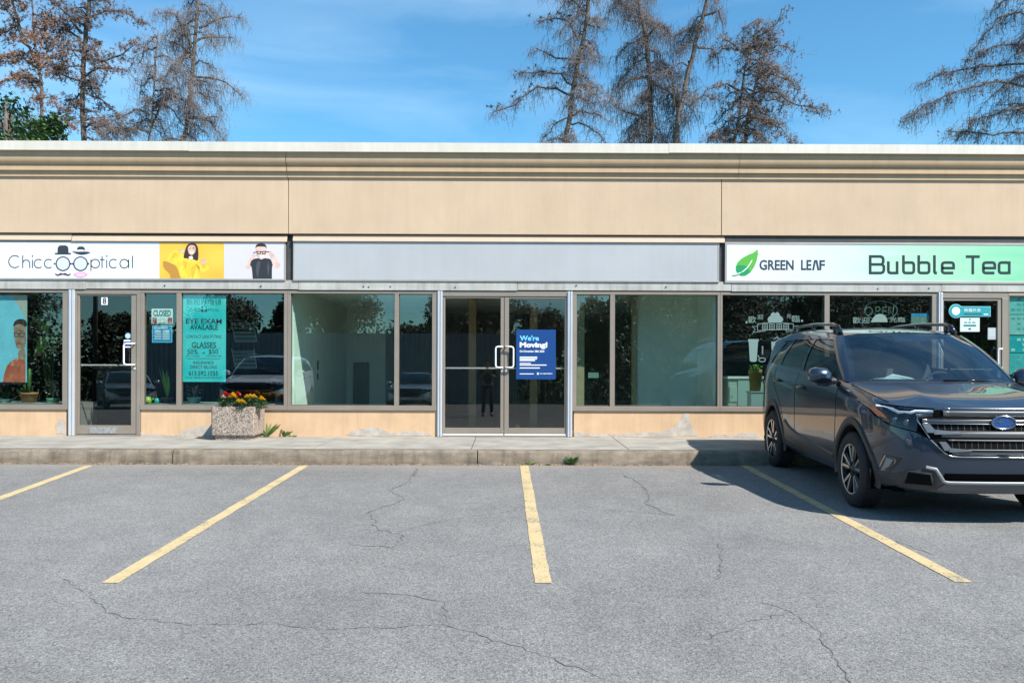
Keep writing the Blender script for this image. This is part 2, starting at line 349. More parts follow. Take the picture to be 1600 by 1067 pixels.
# ---------------------------------------------------------------- the building
XL, XR = -11.2, 11.2
YF = 12.60
def Z(y, Y=12.65, px=560): return at(px, y, Y).z
def X(px, Y=12.65): return at(px, 560, Y).x
mall = thing('strip_mall', 'long single storey tan shop building with cream roof cap, glass shopfronts and peach base walls', 'building', (0, 12.65, ZW))
def zc(y, Y): return at(430, y, Y).z
m = MB()                                              # roof cap in overlapping lengths
m.extrude_x([(12.95, zc(221.7, 12.43)), (12.43, zc(221.7, 12.43)), (12.43, zc(236, 12.43)), (12.50, zc(236, 12.43))], XL, X(302))
m.extrude_x([(12.95, zc(221.7, 12.43) - .003), (12.433, zc(221.7, 12.43) - .003), (12.433, zc(236, 12.43) - .006), (12.50, zc(236, 12.43) - .006)], X(302), X(1040))
m.extrude_x([(12.95, zc(221.7, 12.43)), (12.43, zc(221.7, 12.43)), (12.43, zc(236, 12.43)), (12.50, zc(236, 12.43))], X(1040), XR)
m.build('roof_cap', M_CAP, mall)
z0, z1 = zc(246.4, 12.5), zc(257.6, 12.5)
prof = [(12.7, zc(236.2, 12.5)), (12.492, zc(236.2, 12.5)), (12.492, zc(245.4, 12.5)), (12.484, zc(245.5, 12.5)), (12.484, z0)]
prof += [(12.484 + .058 * (1 - math.cos(R(90 * k / 8))), z0 + (z1 - z0) * math.sin(R(90 * k / 8))) for k in range(1, 9)]
prof += [(12.548, z1), (12.536, zc(258.2, 12.5)), (12.536, zc(266.4, 12.5)), (12.566, zc(266.8, 12.5)), (12.566, zc(268.2, 12.5)), (12.574, zc(268.2, 12.5)), (12.574, zc(275.4, 12.5)), (12.7, zc(275.6, 12.5))]
m = MB()
for a, b in ((XL, X(449.5)), (X(450.5), X(1150)), (X(1150.6), XR)): m.extrude_x(prof, a, b)
m.build('cornice', M_CORN, mall)
m = MB(); m.box(XL, XR, 12.585, 12.69, zc(274, 12.5), zc(237, 12.5)); m.build('cornice_backing', M_CORN, mall)
zt, zb = zc(275, YF), zc(365, YF)
for a, b in ((XL, X(450.4)), (X(451.5), X(1124.7)), (X(1125.8), XR)):
    m = MB(); m.box(a, b, YF, YF + .12, zb, zt); m.build('fascia_panel', M_FASC, mall, bevel=.004)
m = MB(); m.box(XL, XR, YF + .02, YF + .13, zb + .01, zt - .01); m.build('fascia_joint', mat('joint_sealant', (0.13, 0.10, 0.075), .8), mall)
# narrow tan ledge under the fascia
zl0, zl1 = zc(376.6, 12.62), zc(367.0, 12.62)
for a, b, d in ((XL, X(113), 0), (X(113.5), X(449), -.012), (X(458), X(1131), 0.0)):
    m = MB(); m.add([(a, 12.605, zl0 + d), (b, 12.605, zl0 + d), (b, 12.635, zl1 + d), (a, 12.635, zl1 + d), (a, 12.70, zl0 + d), (b, 12.70, zl0 + d)], [(0, 1, 2, 3), (0, 4, 5, 1)])
    m.build('ledge', M_FASC2, mall)
m = MB(); m.box(X(1132), XR, 12.63, 12.68, zc(378, 12.62), zl1 + .01); m.build('ledge', M_DARKST, mall)
m = MB(); m.box(XL, XR, 12.70, 12.80, Z(455), zt); m.build('backing_wall', M_DARKST, mall)
m = MB(); m.box(X(447.5), X(456.5), 12.665, 12.70, Z(441), zc(371, 12.62)); m.build('sign_gap_post', M_DARKST, mall)
m = MB(); m.box(X(1125), X(1131.5), 12.665, 12.70, Z(441), zc(371, 12.62)); m.build('sign_gap_post', M_DARKST, mall)
# metal band over the glass, in overlapping lengths
for i, (a, b) in enumerate(((XL, X(134)), (X(134.4), X(466)), (X(466.3), X(808)), (X(808.4), X(1142)), (X(1142.5), X(1470)), (X(1470.5), XR))):
    d = .004 * (i % 2)
    m = MB(); m.box(a, b, 12.628 + d, 12.70, Z(453.6) + d * 2, Z(443.4) + d * 1.5); m.box(a, b, 12.640 + d, 12.70, Z(443.4) + d * 1.5, Z(438.5))
    m.build('metal_band', M_BAND, mall, bevel=.003)
m = MB(); random.seed(5)
for px in (258, 408, 568, 576, 610, 711, 900, 1040, 1370, 1450):
    m = MB(); m.lathe([(0.012, 0), (0.012, -.004), (0, -.004)], (X(px), 12.626, Z(446 + random.uniform(-1, 3))), 8, 'y'); m.build('band_screw', M_DARKST, mall)
YG, YW = 12.685, 12.645
GT, GB, SB = Z(459), Z(633.5), Z(641)
def window(px0, px1, verts, panes):
    m = MB(); a, b = X(px0), X(px1)
    m.box(a, b, YW, YW + .09, GT, Z(454.6)); m.box(a, b, YW - .008, YW + .10, SB, GB); m.box(a, b, YW - .001, YW + .02, Z(456.2), Z(455.6))
    for v0, v1 in verts: m.box(X(v0) + .0005, X(v1) - .0005, YW + .002, YW + .088, GB, GT)
    f = m.build('window', M_FRAME, mall, bevel=.003)
    for p0, p1 in panes:
        m = MB(); m.box(X(p0), X(p1), YG, YG + .006, GB, GT); m.build('pane', M_GLASS, f)
        m = MB(); e = .009                            # dark rubber gasket round the pane
        x0, x1 = X(p0), X(p1)
        m.box(x0, x1, YG - .012, YG - .001, GT - e, GT); m.box(x0, x1, YG - .012, YG - .001, GB, GB + e); m.box(x0, x0 + e, YG - .012, YG - .001, GB + e, GT - e); m.box(x1 - e, x1, YG - .012, YG - .001, GB + e, GT - e)
        m.build('gasket', M_DARKST, f)
    return f
window(-340, 106, [(-340, -330), (-170, -162), (97.5, 106)], [(-330, -170), (-162, 97.5)])
window(219.5, 449, [(219.5, 225), (275.5, 283), (443.5, 449)], [(225, 275.5), (283, 443.5)])
window(449.2, 682, [(449.2, 454), (616, 623), (675, 682)], [(454, 616), (623, 675)])
window(894.6, 1124.8, [(894.6, 901), (953, 960.4), (1121, 1124.8)], [(901, 953), (960.4, 1121)])
window(1125, 1463.5, [(1125, 1128.6), (1288, 1296), (1456, 1463.5)], [(1128.6, 1288), (1296, 1456)])
window(1575, 1930, [(1575, 1577), (1742, 1750), (1920, 1930)], [(1577, 1742), (1750, 1920)])
DB = pz(12.6) + .004
for px0, px1 in ((106.2, 117.2), (682.2, 691.4), (885.2, 894.4), (1463.7, 1472)):   # ribbed bright jambs
    m = MB(); a, b = X(px0), X(px1); wd = (b - a)
    for k, (u, v, d) in enumerate(((0, .2, .02), (.2, .52, 0), (.52, .62, .018), (.62, 1, .003))): m.box(a + wd * u + .0006, a + wd * v - .0006, YW - .02 + d, YW + .09, DB, Z(454.4))
    m.build('door_jamb', M_ALU, mall, bevel=.003)
def leaf(px0, px1, g0, g1, yt, gt, gb, yb, hinge_right, bar=574.6, handle=None):
    """one glazed door leaf: stiles and rails, pane, push bar, pull handle, lock"""
    m = MB(); Y0, Y1 = YW + .012, YW + .058; a, b, c, d = X(px0), X(px1), X(g0), X(g1)
    m.box(a, c, Y0, Y1, Z(yb), Z(yt)); m.box(d, b, Y0, Y1, Z(yb), Z(yt)); m.box(c, d, Y0, Y1, Z(gt), Z(yt)); m.box(c, d, Y0, Y1, Z(yb), Z(gb))
    dr = m.build('door', M_FRAME, mall, bevel=.004)
    m = MB(); m.box(c, d, Y0 + .02, Y0 + .026, Z(gb), Z(gt)); m.build('pane', M_DGLASS, dr)
    m = MB(); m.box(c, d, Y0 + .045, Y0 + .07, Z(bar + 1.2), Z(bar - 1.2)); m.build('push_bar', M_WHITEM, dr, bevel=.004)
    if handle:
        hx, gx, h0, h1 = handle; q = []
        xs, xg, zt_, zb_ = X(hx), X(gx), Z(h0), Z(h1); yo = Y0 - .055
        q = [(xs, Y0, zt_), (xs, yo, zt_), (xg + (xs - xg) * .3, yo - .004, zt_), (xg + (xs - xg) * .06, yo - .004, zt_ - .012), (xg, yo - .004, zt_ - .035), (xg, yo - .004, zb_ + .035), (xg + (xs - xg) * .06, yo - .004, zb_ + .012), (xg + (xs - xg) * .3, yo - .004, zb_), (xs, yo, zb_), (xs, Y0, zb_)]
        m = MB(); m.smooth = True; m.tube(q, .0125, 10); m.build('handle', M_WHITEM, dr)
        m = MB(); m.lathe([(.0, -.012), (.018, -.012), (.02, 0)], (X(hx), Y0, Z(h1 + 6)), 14, 'y'); m.build('lock', M_ALU, dr)
    return dr
def door_frame(px0, px1, yt0, yt1):
    m = MB(); m.box(X(px0), X(px1), YW, YW + .09, Z(yt1), Z(yt0)); d_ = MB(); d_.box(X(px0), X(px1), YW + .0, YW + .09, DB, DB + .018); d_.build('door_sill', M_FRAME, mall)
    return m
m = door_frame(117.4, 219.3, 454.6, 461); m.box(X(117.4), X(119.8), YW, YW + .09, DB + .018, Z(461)); m.box(X(213.4), X(219.3), YW, YW + .09, DB + .018, Z(461)); m.build('door_frame', M_FRAME, mall, bevel=.003)
d8 = leaf(120, 213.2, 123.5, 204.5, 461.3, 463.5, 665.5, 679, 1, 571.6, (210.5, 195.8, 538, 571))
m = MB(); m.box(X(140), X(183), YW + .004, YW + .0115, Z(678), Z(668.5)); m.build('kick_plate', mat('scuffed_metal_plate', (0.42, 0.41, 0.40), .5, .5, var=.35, scale=25), d8)
m = door_frame(691.6, 885, 454.6, 462.3); m.build('door_frame', M_FRAME, mall, bevel=.003)
leaf(692, 787, 695.3, 782, 462.6, 465.2, 668, 677.2, 0, 574.6, (785, 774.5, 541, 573.5))
leaf(788, 884.8, 795, 882.4, 462.6, 465.6, 668, 677.2, 1, 574.6, (790.5, 802.2, 541, 573.5))
m = MB(); m.box(X(692), X(786.6), YW + .006, YW + .07, DB + .019, Z(677.4)); m.box(X(788.4), X(884.6), YW + .006, YW + .07, DB + .019, Z(677.4)); m.build('threshold', M_WHITEM, mall, bevel=.003)
m = door_frame(1472.2, 1574.8, 454.6, 462.5); m.box(X(1565.4), X(1574.8), YW, YW + .09, DB + .018, Z(462.5)); m.build('door_frame', M_FRAME, mall, bevel=.003)
leaf(1472.4, 1565.2, 1475, 1559, 462.8, 466.5, 668, 679, 1, 574, (1563, 1556.5, 542, 572))
# bulkheads under the windows and their bare cement repairs
for a, b in ((XL, X(103)), (X(219.8), X(681.6)), (X(897), X(1463.3)), (X(1576), XR)):
    m = MB(); m.box(a, b, 12.662, 12.80, pz(12.7) - .05, SB); m.build('base_wall', M_BULK, mall, bevel=.003)
def patch(pts, seed):
    random.seed(seed); P = []; n = len(pts)
    for i in range(n):
        a, b = Vector(pts[i]), Vector(pts[(i + 1) % n]); k = max(2, int((b - a).length / 2.5))
        for j in range(k):
            c = a.lerp(b, j / k); P.append((c.x + random.uniform(-.7, .7), c.y + random.uniform(-.7, .7)))
    Q = [at(p[0], p[1], 12.66) for p in P]; m = MB(); m.prism([(q.x, q.z) for q in Q], 12.6585, 12.664); m.build('cement_patch', M_PATCH, mall)
patch([(87, 664), (93, 656), (101, 655), (102.6, 668), (102, 679), (88, 677)], 1)
patch([(282, 681), (284, 673), (300, 668), (328, 664), (340, 668), (340, 681)], 2)
patch([(541, 679.5), (552, 673), (570, 669), (583, 666.5), (600, 671), (612, 677), (622, 675.5), (645, 673), (668, 675), (676, 680.5), (610, 681.5), (560, 681)], 3)
patch([(898, 682), (899, 675), (920, 677), (960, 678.5), (1000, 676), (1030, 675), (1052, 668), (1062, 656), (1071, 644), (1076, 646), (1078, 661), (1090, 681), (1050, 682), (980, 682.5)], 4)
patch([(1106, 683), (1112, 678.5), (1140, 679), (1168, 675), (1185, 677), (1190, 683)], 5)
patch([(219.9, 681), (220, 676), (236, 678), (262, 679.5), (282, 679), (282, 681)], 6)
# shell and interiors
ZI0, ZI1 = pz(12.7) - .006, Z(448)
YB = 19.0
m = MB(); m.box(XL, XR, 12.62, 23, zt + .02, zt + .10); m.build('roof', M_ROOF, mall)
m = MB(); m.box(XL - .15, XL, 12.62, 23, ZI0 - .3, zt); m.box(XR, XR + .15, 12.62, 23, ZI0 - .3, zt); m.box(XL, XR, 22.85, 23, ZI0 - .3, zt); m.build('outer_wall', M_FASC, mall)
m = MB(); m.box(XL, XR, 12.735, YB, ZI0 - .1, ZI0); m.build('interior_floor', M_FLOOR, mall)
XA, XB = X(449), X(1125)
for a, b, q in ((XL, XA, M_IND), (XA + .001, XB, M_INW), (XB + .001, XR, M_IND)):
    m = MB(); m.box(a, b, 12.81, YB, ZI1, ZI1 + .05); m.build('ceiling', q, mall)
m = MB(); m.box(XA + .061, XB - .061, 12.82, YB - .03, ZI0 + .002, ZI0 + .008); m.build('interior_floor', mat('pale_vinyl_floor', (0.42, 0.40, 0.36), .4, var=.1, scale=2), mall)
m = MB(); m.box(XA - .06, XA + .06, 12.81, YB, ZI0, ZI1); m.box(XA - .05, XA + .05, 12.74, 12.81, ZI0, Z(455)); m.build('interior_wall', M_INW, mall)
m = MB(); m.box(XB - .06, XB + .06, 12.81, YB, ZI0, ZI1); m.box(XB - .05, XB + .05, 12.74, 12.81, ZI0, Z(455)); m.build('interior_wall', M_INW, mall)
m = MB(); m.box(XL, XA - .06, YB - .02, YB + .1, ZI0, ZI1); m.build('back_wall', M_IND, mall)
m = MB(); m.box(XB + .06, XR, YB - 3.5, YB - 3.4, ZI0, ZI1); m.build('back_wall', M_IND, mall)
def Xd(px, Y): return at(px, 560, Y).x
m = MB(); m.box(XA + .06, Xd(602, 17.0), 17.0, 17.1, ZI0, ZI1); m.box(Xd(602, 17.0) - .1, Xd(602, 17.0), 17.1, YB, ZI0, ZI1); m.build('back_wall', M_INW, mall)
m = MB(); m.box(Xd(551, 16.9), Xd(576, 16.9), 16.97, 16.995, ZI0, at(560, 566, 16.9).z); m.build('back_door', mat('olive_door', (0.22, 0.20, 0.13), .6, var=.1), mall, bevel=.01)
m = MB(); m.box(Xd(602, YB), XB - .06, YB - .02, YB + .1, ZI0, ZI1); m.build('back_wall', mat('vacant_back_wall', (0.28, 0.27, 0.25), .8, var=.15, scale=1.5), mall)
for px in (738, 834): m = MB(); m.box(Xd(px, 14.8) - .065, Xd(px, 14.8) + .065, 14.8, 14.95, ZI0, ZI1); m.build('interior_post', M_INT, mall)
m = MB(); m.box(Xd(996, 13.9), XB - .06, 13.9, 14.0, ZI0, ZI1); m.build('partition', mat('partition_wall', (0.76, 0.78, 0.70), .8, var=.05), mall)
m = MB(); m.box(Xd(988, 13.88), Xd(996, 13.88), 13.87, 14.02, ZI0, ZI1); m.box(Xd(901, 13.3), Xd(913, 13.3), 13.3, 13.4, ZI0, ZI1); m.build('partition_trim', M_INT, mall)
m = MB(); m.box(Xd(1110, 13.4), Xd(1113, 13.4), 13.4, 13.5, ZI0, ZI1); m.build('partition_trim', M_DARKST, mall)
for yy, pp in ((568, 503), (573, 503), (588, 509)):        # light switches on the side wall of the empty unit
    m = MB(); m.box(XA + .06, XA + .068, at(pp, yy, 14.4).y - .04, at(pp, yy, 14.4).y + .04, at(pp, yy, 14.4).z - .05, at(pp, yy, 14.4).z + .05); m.build('light_switch', M_DARKST, mall)
for a, b in ((XL, X(106)), (X(222), XA - .06)):
  m = MB(); m.box(a, b, 12.78, 13.55, ZI0, GB + .012); m.build('display_platform', mat('display_platform_paint', (0.30, 0.36, 0.34), .5, var=.06), mall)

# ---------------------------------------------------------------- shop signs
def flat(name, col, rough=.45, var=0.02, **k): return mat(name, col, rough, var=var, scale=3, **k)
P_INK = flat('charcoal_print', (0.035, 0.045, 0.055)); P_WHITE = flat('white_print', (0.80, 0.80, 0.80)); P_BLACK = flat('black_print', (0.012, 0.012, 0.014))
P_YEL = mat('yellow_print', (0.70, 0.40, 0.04), .45, var=.2, scale=1.6, col2=(0.84, 0.54, 0.07), detail=1); P_YEL2 = mat('pullover_yellow_print', (0.78, 0.50, 0.03), .45, var=.2, scale=11, col2=(0.90, 0.68, 0.09), detail=2); P_YEL3 = flat('brown_yellow_print', (0.50, 0.24, 0.04))
P_LAV = flat('lavender_print', (0.64, 0.60, 0.68)); P_SKIN = mat('skin_print', (0.58, 0.34, 0.25), .45, var=.2, scale=9, col2=(0.78, 0.52, 0.41), detail=1); P_SKIN2 = mat('pale_skin_print', (0.62, 0.41, 0.34), .45, var=.2, scale=9, col2=(0.80, 0.60, 0.52), detail=1); P_HAIR = flat('hair_print', (0.05, 0.025, 0.02))
P_SHIRT = flat('dark_shirt_print', (0.03, 0.032, 0.038)); P_PINK = flat('pink_print', (0.72, 0.22, 0.45)); P_LPINK = flat('pale_pink_print', (0.80, 0.58, 0.70)); P_TAUPE = flat('taupe_print', (0.10, 0.08, 0.075))
P_LENS = flat('grey_lens_print', (0.62, 0.64, 0.67)); P_RED = flat('red_print', (0.50, 0.05, 0.05)); P_CORAL = mat('coral_print', (0.50, 0.085, 0.045), .45, var=.2, scale=7, col2=(0.70, 0.17, 0.10), detail=3); P_TEAL = mat('teal_print', (0.015, 0.62, 0.66), .45, var=.3, scale=1.6, col2=(0.18, 0.80, 0.80), detail=1)
P_BLUE = flat('blue_print', (0.003, 0.050, 0.205)); P_LBLUE = flat('light_blue_print', (0.18, 0.62, 0.88)); P_MBLUE = flat('mid_blue_print', (0.03, 0.28, 0.60)); P_NAVY = flat('navy_print', (0.01, 0.03, 0.18))
P_SKY = flat('sky_blue_print', (0.25, 0.62, 0.78), var=.12); P_GREY = flat('grey_print', (0.42, 0.44, 0.46)); P_PALE = flat('pale_paper', (0.62, 0.72, 0.68)); P_FILM = flat('pale_window_film', (0.17, 0.26, 0.235), rough=.7)
P_GREEN = flat('leaf_green_print', (0.10, 0.42, 0.05)); P_GREEN2 = flat('deep_green_print', (0.01, 0.30, 0.10)); P_TEXT3 = flat('sign_text_green_black', (0.012, 0.035, 0.032)); P_TDARK = flat('dark_teal_print', (0.01, 0.16, 0.19))
M_SFRAME = mat('sign_frame_metal', (0.42, 0.39, 0.36), .45, .3, var=.1, scale=3)
YS = 12.628
def sign_box(name, label, px0, px1, y0, y1, cc, face_mat, fr=2.2, side=None):
    a, b = at(px0, y0, YS).x, at(px1, y0, YS).x; zt_, zb_ = at(cc, y0, YS).z, at(cc, y1, YS).z
    t = thing(name, label, 'sign', ((a + b) / 2, YS, zb_)); e = fr / 104.0
    m = MB(); m.box(a, b, YS - .004, YS + .07, zt_ - e, zt_); m.box(a, b, YS - .006, YS + .07, zb_, zb_ + e * 1.2); m.box(a, a + e, YS - .003, YS + .07, zb_ + e * 1.2, zt_ - e); m.box(b - e, b, YS - .003, YS + .07, zb_ + e * 1.2, zt_ - e)
    m.build('frame', M_SFRAME, t, bevel=.002)
    m = MB(); m.box(a + e, b - e, YS + .001, YS + .02, zb_ + e * 1.2, zt_ - e); m.build('face', face_mat, t)
    return t
# optical shop sign
s1 = sign_box('shop_sign', 'white optical shop sign with hats, round glasses and two portrait photos', 'sign' and -190, 446, 377.2, 438, 300, flat('white_sign_face', (0.74, 0.78, 0.83)))
YP = YS
def cp(x, y): p = at(x / 6.4, 370 + y / 6.4, YP); return (p.x, p.z)
def CL(l): return [cp(*q) for q in l]
def carc(cx, cy, r, a0, a1, n=26, ry=None): return [cp(*q) for q in [(x, 2 * cy - y) for x, y in arc(cx, cy, r, a0, a1, n, ry)]]
u = 1 / 6.4 / 103.6; yl = YP - .001
m = MB(); wd = 9.5 * u
m.stroke(carc(148, 249, 60, 48, 312), wd, yl); m.stroke(CL([(228, 184), (228, 313)]), wd, yl)
m.stroke(carc(263, 268, 35, 180, 0) + CL([(298, 313)]), wd, yl); m.stroke(CL([(325, 230), (325, 313)]), wd, yl)
m.stroke(carc(386, 269, 43, 48, 312), wd, yl); m.stroke(carc(487, 269, 43, 48, 312), wd, yl)
m.stroke(CL([(910, 226), (910, 343)]), wd, yl); m.stroke(carc(953, 269, 43, 0, 360)[:-1], wd, yl, True)
m.stroke(CL([(1021, 192), (1021, 313)]), wd, yl); m.stroke(CL([(1000, 229), (1046, 229)]), wd, yl)
m.stroke(CL([(1068, 230), (1068, 313)]), wd, yl); m.stroke(carc(1136, 269, 43, 48, 312), wd, yl)
m.stroke(carc(1243, 269, 43, 0, 360)[:-1], wd, yl, True); m.stroke(CL([(1287, 226), (1287, 313)]), wd, yl); m.stroke(CL([(1325, 190), (1325, 313)]), wd, yl)
for x in (325, 1068): m.poly(carc(x, 194, 8, 0, 360, 12)[:-1], yl)
m.build('lettering', P_INK, s1)
m = MB(); m.cur = 0
for x in (630, 806): m.stroke(carc(x, 270, 68, 0, 360, 40)[:-1], 12 * u, yl, True)
m.stroke(CL([(695, 270), (740, 270)]), 9 * u, yl - .0004)
for x in (546, 708, 728, 886): m.poly(carc(x, 270, 9, 0, 360, 12)[:-1], yl - .0008)
m.cur = 1
for x in (630, 806): m.poly(carc(x, 270, 63, 0, 360, 40)[:-1], yl + .0003)
m.build('eyeglasses_picture', [P_INK, P_LENS], s1)
m = MB(); m.poly(CL([(545, 163), (575, 161), (577, 112), (585, 96), (604, 86), (656, 86), (676, 96), (684, 112), (686, 161), (714, 163), (706, 178), (553, 178)]), yl); m.build('bowler_hat_picture', P_INK, s1)
m = MB(); m.cur = 0; m.poly(CL([(716, 140), (745, 148), (780, 150), (850, 148), (880, 150), (907, 160), (890, 168), (850, 178), (812, 182), (775, 174), (740, 160)]), yl); m.poly(CL([(768, 132), (776, 106), (795, 97), (828, 98), (844, 108), (853, 136), (820, 126), (790, 128)]), yl)
m.build('wide_brim_hat_picture', P_INK, s1)
m = MB(); m.poly(CL([(549, 362), (566, 372), (582, 376), (596, 364), (614, 361), (629, 368), (645, 361), (662, 364), (678, 376), (694, 372), (711, 362), (704, 382), (684, 394), (660, 388), (629, 380), (598, 388), (576, 394), (556, 382)]), yl); m.build('moustache_picture', P_TAUPE, s1)
m = MB(); m.cur = 1; m.poly(CL([(745, 378), (770, 362), (795, 357), (806, 361), (818, 357), (845, 362), (868, 378), (845, 396), (806, 402), (768, 396)]), yl)
m.cur = 0; m.stroke(CL([(740, 378), (768, 360), (795, 354), (806, 358), (818, 354), (846, 360), (872, 378), (846, 397), (806, 404), (766, 397)]), 7 * u, yl - .0004, True); m.stroke(CL([(752, 378), (806, 374), (860, 378)]), 3 * u, yl - .0004); m.build('lips_picture', [P_PINK, P_LPINK], s1)
def ip(x, y): p = at(220 + x / 6.4, 370 + y / 6.4, YP); return (p.x, p.z)
def IL(l): return [ip(*q) for q in l]
def soft(P, n=2):                                    # round the corners of a printed outline
    if len(P) < 5: return P
    for _ in range(n):
        N_ = []
        for i, v in enumerate(P):
            p, q = P[i - 1], P[(i + 1) % len(P)]
            if v[1] in (424, 597): N_.append(v)
            else: N_ += [(v[0] + (p[0] - v[0]) * .22, v[1] + (p[1] - v[1]) * .22), (v[0] + (q[0] - v[0]) * .22, v[1] + (q[1] - v[1]) * .22)]
        P = N_
    return P
m = MB(); lay = 0
def PL(mi, pts):
    global lay
    m.cur = mi; lay += 1; m.poly(IL(soft(pts)), yl - .00025 * lay)
PL(0, [(187, 52), (832, 52), (832, 424), (187, 424)])
PL(5, [(215, 240), (270, 250), (360, 290), (400, 424), (300, 424), (290, 370), (230, 320)])
PL(1, [(255, 235), (300, 150), (345, 130), (400, 150), (440, 200), (500, 230), (560, 225), (600, 240), (640, 285), (690, 300), (670, 340), (600, 355), (585, 300), (600, 424), (410, 424), (360, 290), (300, 265)])
PL(8, [(300, 205), (345, 150), (360, 180), (330, 215), (300, 235)]); PL(8, [(420, 230), (470, 260), (455, 330), (430, 300)]); PL(8, [(500, 300), (560, 280), (540, 360), (520, 424), (505, 380)]); PL(8, [(610, 270), (650, 290), (620, 320)])
PL(4, [(545, 270), (590, 300), (585, 350), (575, 320)])
PL(2, [(385, 125), (420, 118), (440, 150), (400, 168)]); PL(2, [(590, 240), (630, 215), (660, 230), (655, 265), (620, 280)])
PL(3, [(425, 215), (440, 150), (460, 85), (500, 62), (545, 65), (572, 100), (578, 180), (572, 246), (530, 225), (470, 215)])
PL(2, [(468, 120), (480, 92), (510, 80), (545, 92), (553, 130), (540, 165), (510, 188), (480, 170)])
PL(6, [(480, 200), (515, 192), (525, 220), (490, 228)])
PL(7, [(488, 150), (510, 158), (532, 146), (528, 162), (510, 170), (494, 164)])
PL(3, [(484, 118), (500, 114), (500, 120), (486, 123)]); PL(3, [(520, 112), (536, 112), (536, 118), (521, 119)])
m.build('woman_photo', [P_YEL, P_YEL2, P_SKIN, P_HAIR, P_YEL3, P_YEL3, P_WHITE, P_WHITE, flat('pullover_fold_print', (0.72, 0.45, 0.03))], s1)
m = MB(); lay = 0
PL(0, [(832.5, 52), (1432, 52), (1432, 424), (832.5, 424)])
PL(1, [(1035, 318), (1090, 215), (1120, 165), (1150, 175), (1140, 210), (1105, 290), (1085, 322)]); PL(1, [(1270, 150), (1300, 140), (1340, 190), (1395, 270), (1400, 300), (1360, 318), (1325, 300), (1300, 220)])
PL(2, [(1120, 424), (1110, 300), (1090, 285), (1105, 235), (1150, 215), (1250, 215), (1300, 222), (1322, 285), (1312, 300), (1312, 424)])
PL(1, [(1148, 120), (1160, 95), (1205, 88), (1250, 98), (1260, 130), (1255, 180), (1235, 215), (1205, 230), (1172, 212), (1152, 175)])
PL(3, [(1146, 122), (1150, 85), (1180, 66), (1225, 66), (1255, 85), (1262, 125), (1250, 100), (1160, 98)])
PL(5, [(1160, 250), (1200, 240), (1185, 330), (1170, 424), (1150, 340)]); PL(5, [(1270, 240), (1290, 300), (1275, 400), (1262, 320)]); PL(6, [(1152, 130), (1166, 120), (1164, 175), (1180, 205), (1158, 178)])
PL(4, [(1180, 182), (1205, 190), (1235, 178), (1228, 200), (1205, 208), (1186, 198)])
m.cur = 3; lay += 1
m.stroke(IL([(1165, 148), (1198, 148), (1196, 172), (1172, 172)]), 7 * u, yl - .00025 * lay, True); m.stroke(IL([(1214, 148), (1248, 148), (1244, 172), (1216, 172)]), 7 * u, yl - .00025 * lay, True)
m.stroke(IL([(1198, 150), (1214, 150)]), 5 * u, yl - .0003 * lay); m.stroke(IL([(1125, 160), (1165, 150)]), 6 * u, yl - .0003 * lay); m.stroke(IL([(1248, 150), (1290, 152)]), 6 * u, yl - .0003 * lay)
m.build('man_photo', [P_LAV, P_SKIN2, P_SHIRT, P_HAIR, P_WHITE, flat('shirt_fold_print', (.07, .072, .08)), flat('shaded_skin_print', (.55, .36, .29))], s1)
# blank sign
s2 = sign_box('shop_sign', 'blank pale grey blue sign panel above the double doors', 458, 1124, 377.0, 440, 790, mat('blank_sign_face', (0.425, 0.435, 0.45), .5, streak=.03, var=.06, scale=.9, detail=8))
# bubble tea sign with a printed white to green ground
def grad_face():
    mm = bpy.data.materials.new('white_to_green_sign_print'); mm.use_nodes = True; n = mm.node_tree.nodes; l = mm.node_tree.links.new
    t = n.new('ShaderNodeTexCoord'); sp = n.new('ShaderNodeSeparateXYZ'); no_ = n.new('ShaderNodeTexNoise'); no_.inputs['Scale'].default_value = 1.2
    mpp = n.new('ShaderNodeMapping'); mpp.inputs['Scale'].default_value = (1, 1, 5); l(t.outputs['Object'], mpp.inputs[0]); l(mpp.outputs[0], no_.inputs['Vector']); l(t.outputs['Object'], sp.inputs[0])
    a = n.new('ShaderNodeMath'); a.operation = 'MULTIPLY_ADD'; a.inputs[1].default_value = 1.3; l(no_.outputs['Fac'], a.inputs[0]); l(sp.outputs['X'], a.inputs[2])
    mr = n.new('ShaderNodeMapRange'); mr.inputs['From Min'].default_value = -2.9; mr.inputs['From Max'].default_value = 2.2; l(a.outputs[0], mr.inputs['Value'])
    r = n.new('ShaderNodeValToRGB'); e = r.color_ramp.elements; e[0].position = 0.25; e[0].color = (0.72, 0.77, 0.82, 1); e[1].position = 1; e[1].color = (0.22, 0.60, 0.36, 1)
    k = e.new(0.62); k.color = (0.45, 0.72, 0.52, 1); k2 = e.new(0.45); k2.color = (0.62, 0.76, 0.74, 1)
    l(mr.outputs[0], r.inputs['Fac']); l(r.outputs['Color'], n['Principled BSDF'].inputs['Base Color']); n['Principled BSDF'].inputs['Roughness'].default_value = .4
    return mm
s3 = sign_box('shop_sign', 'white to green bubble tea shop sign with a green leaf', 1133, 1760, 379.5, 443, 1366, grad_face(), fr=3.2)
def gp(x, y): p = at(1100 + x / 3.138, 360 + y / 3.138, YP); return (p.x, p.z)
def GL(l): return [gp(*q) for q in l]
m = MB(); w3 = 13 / 3.138 / 103.6
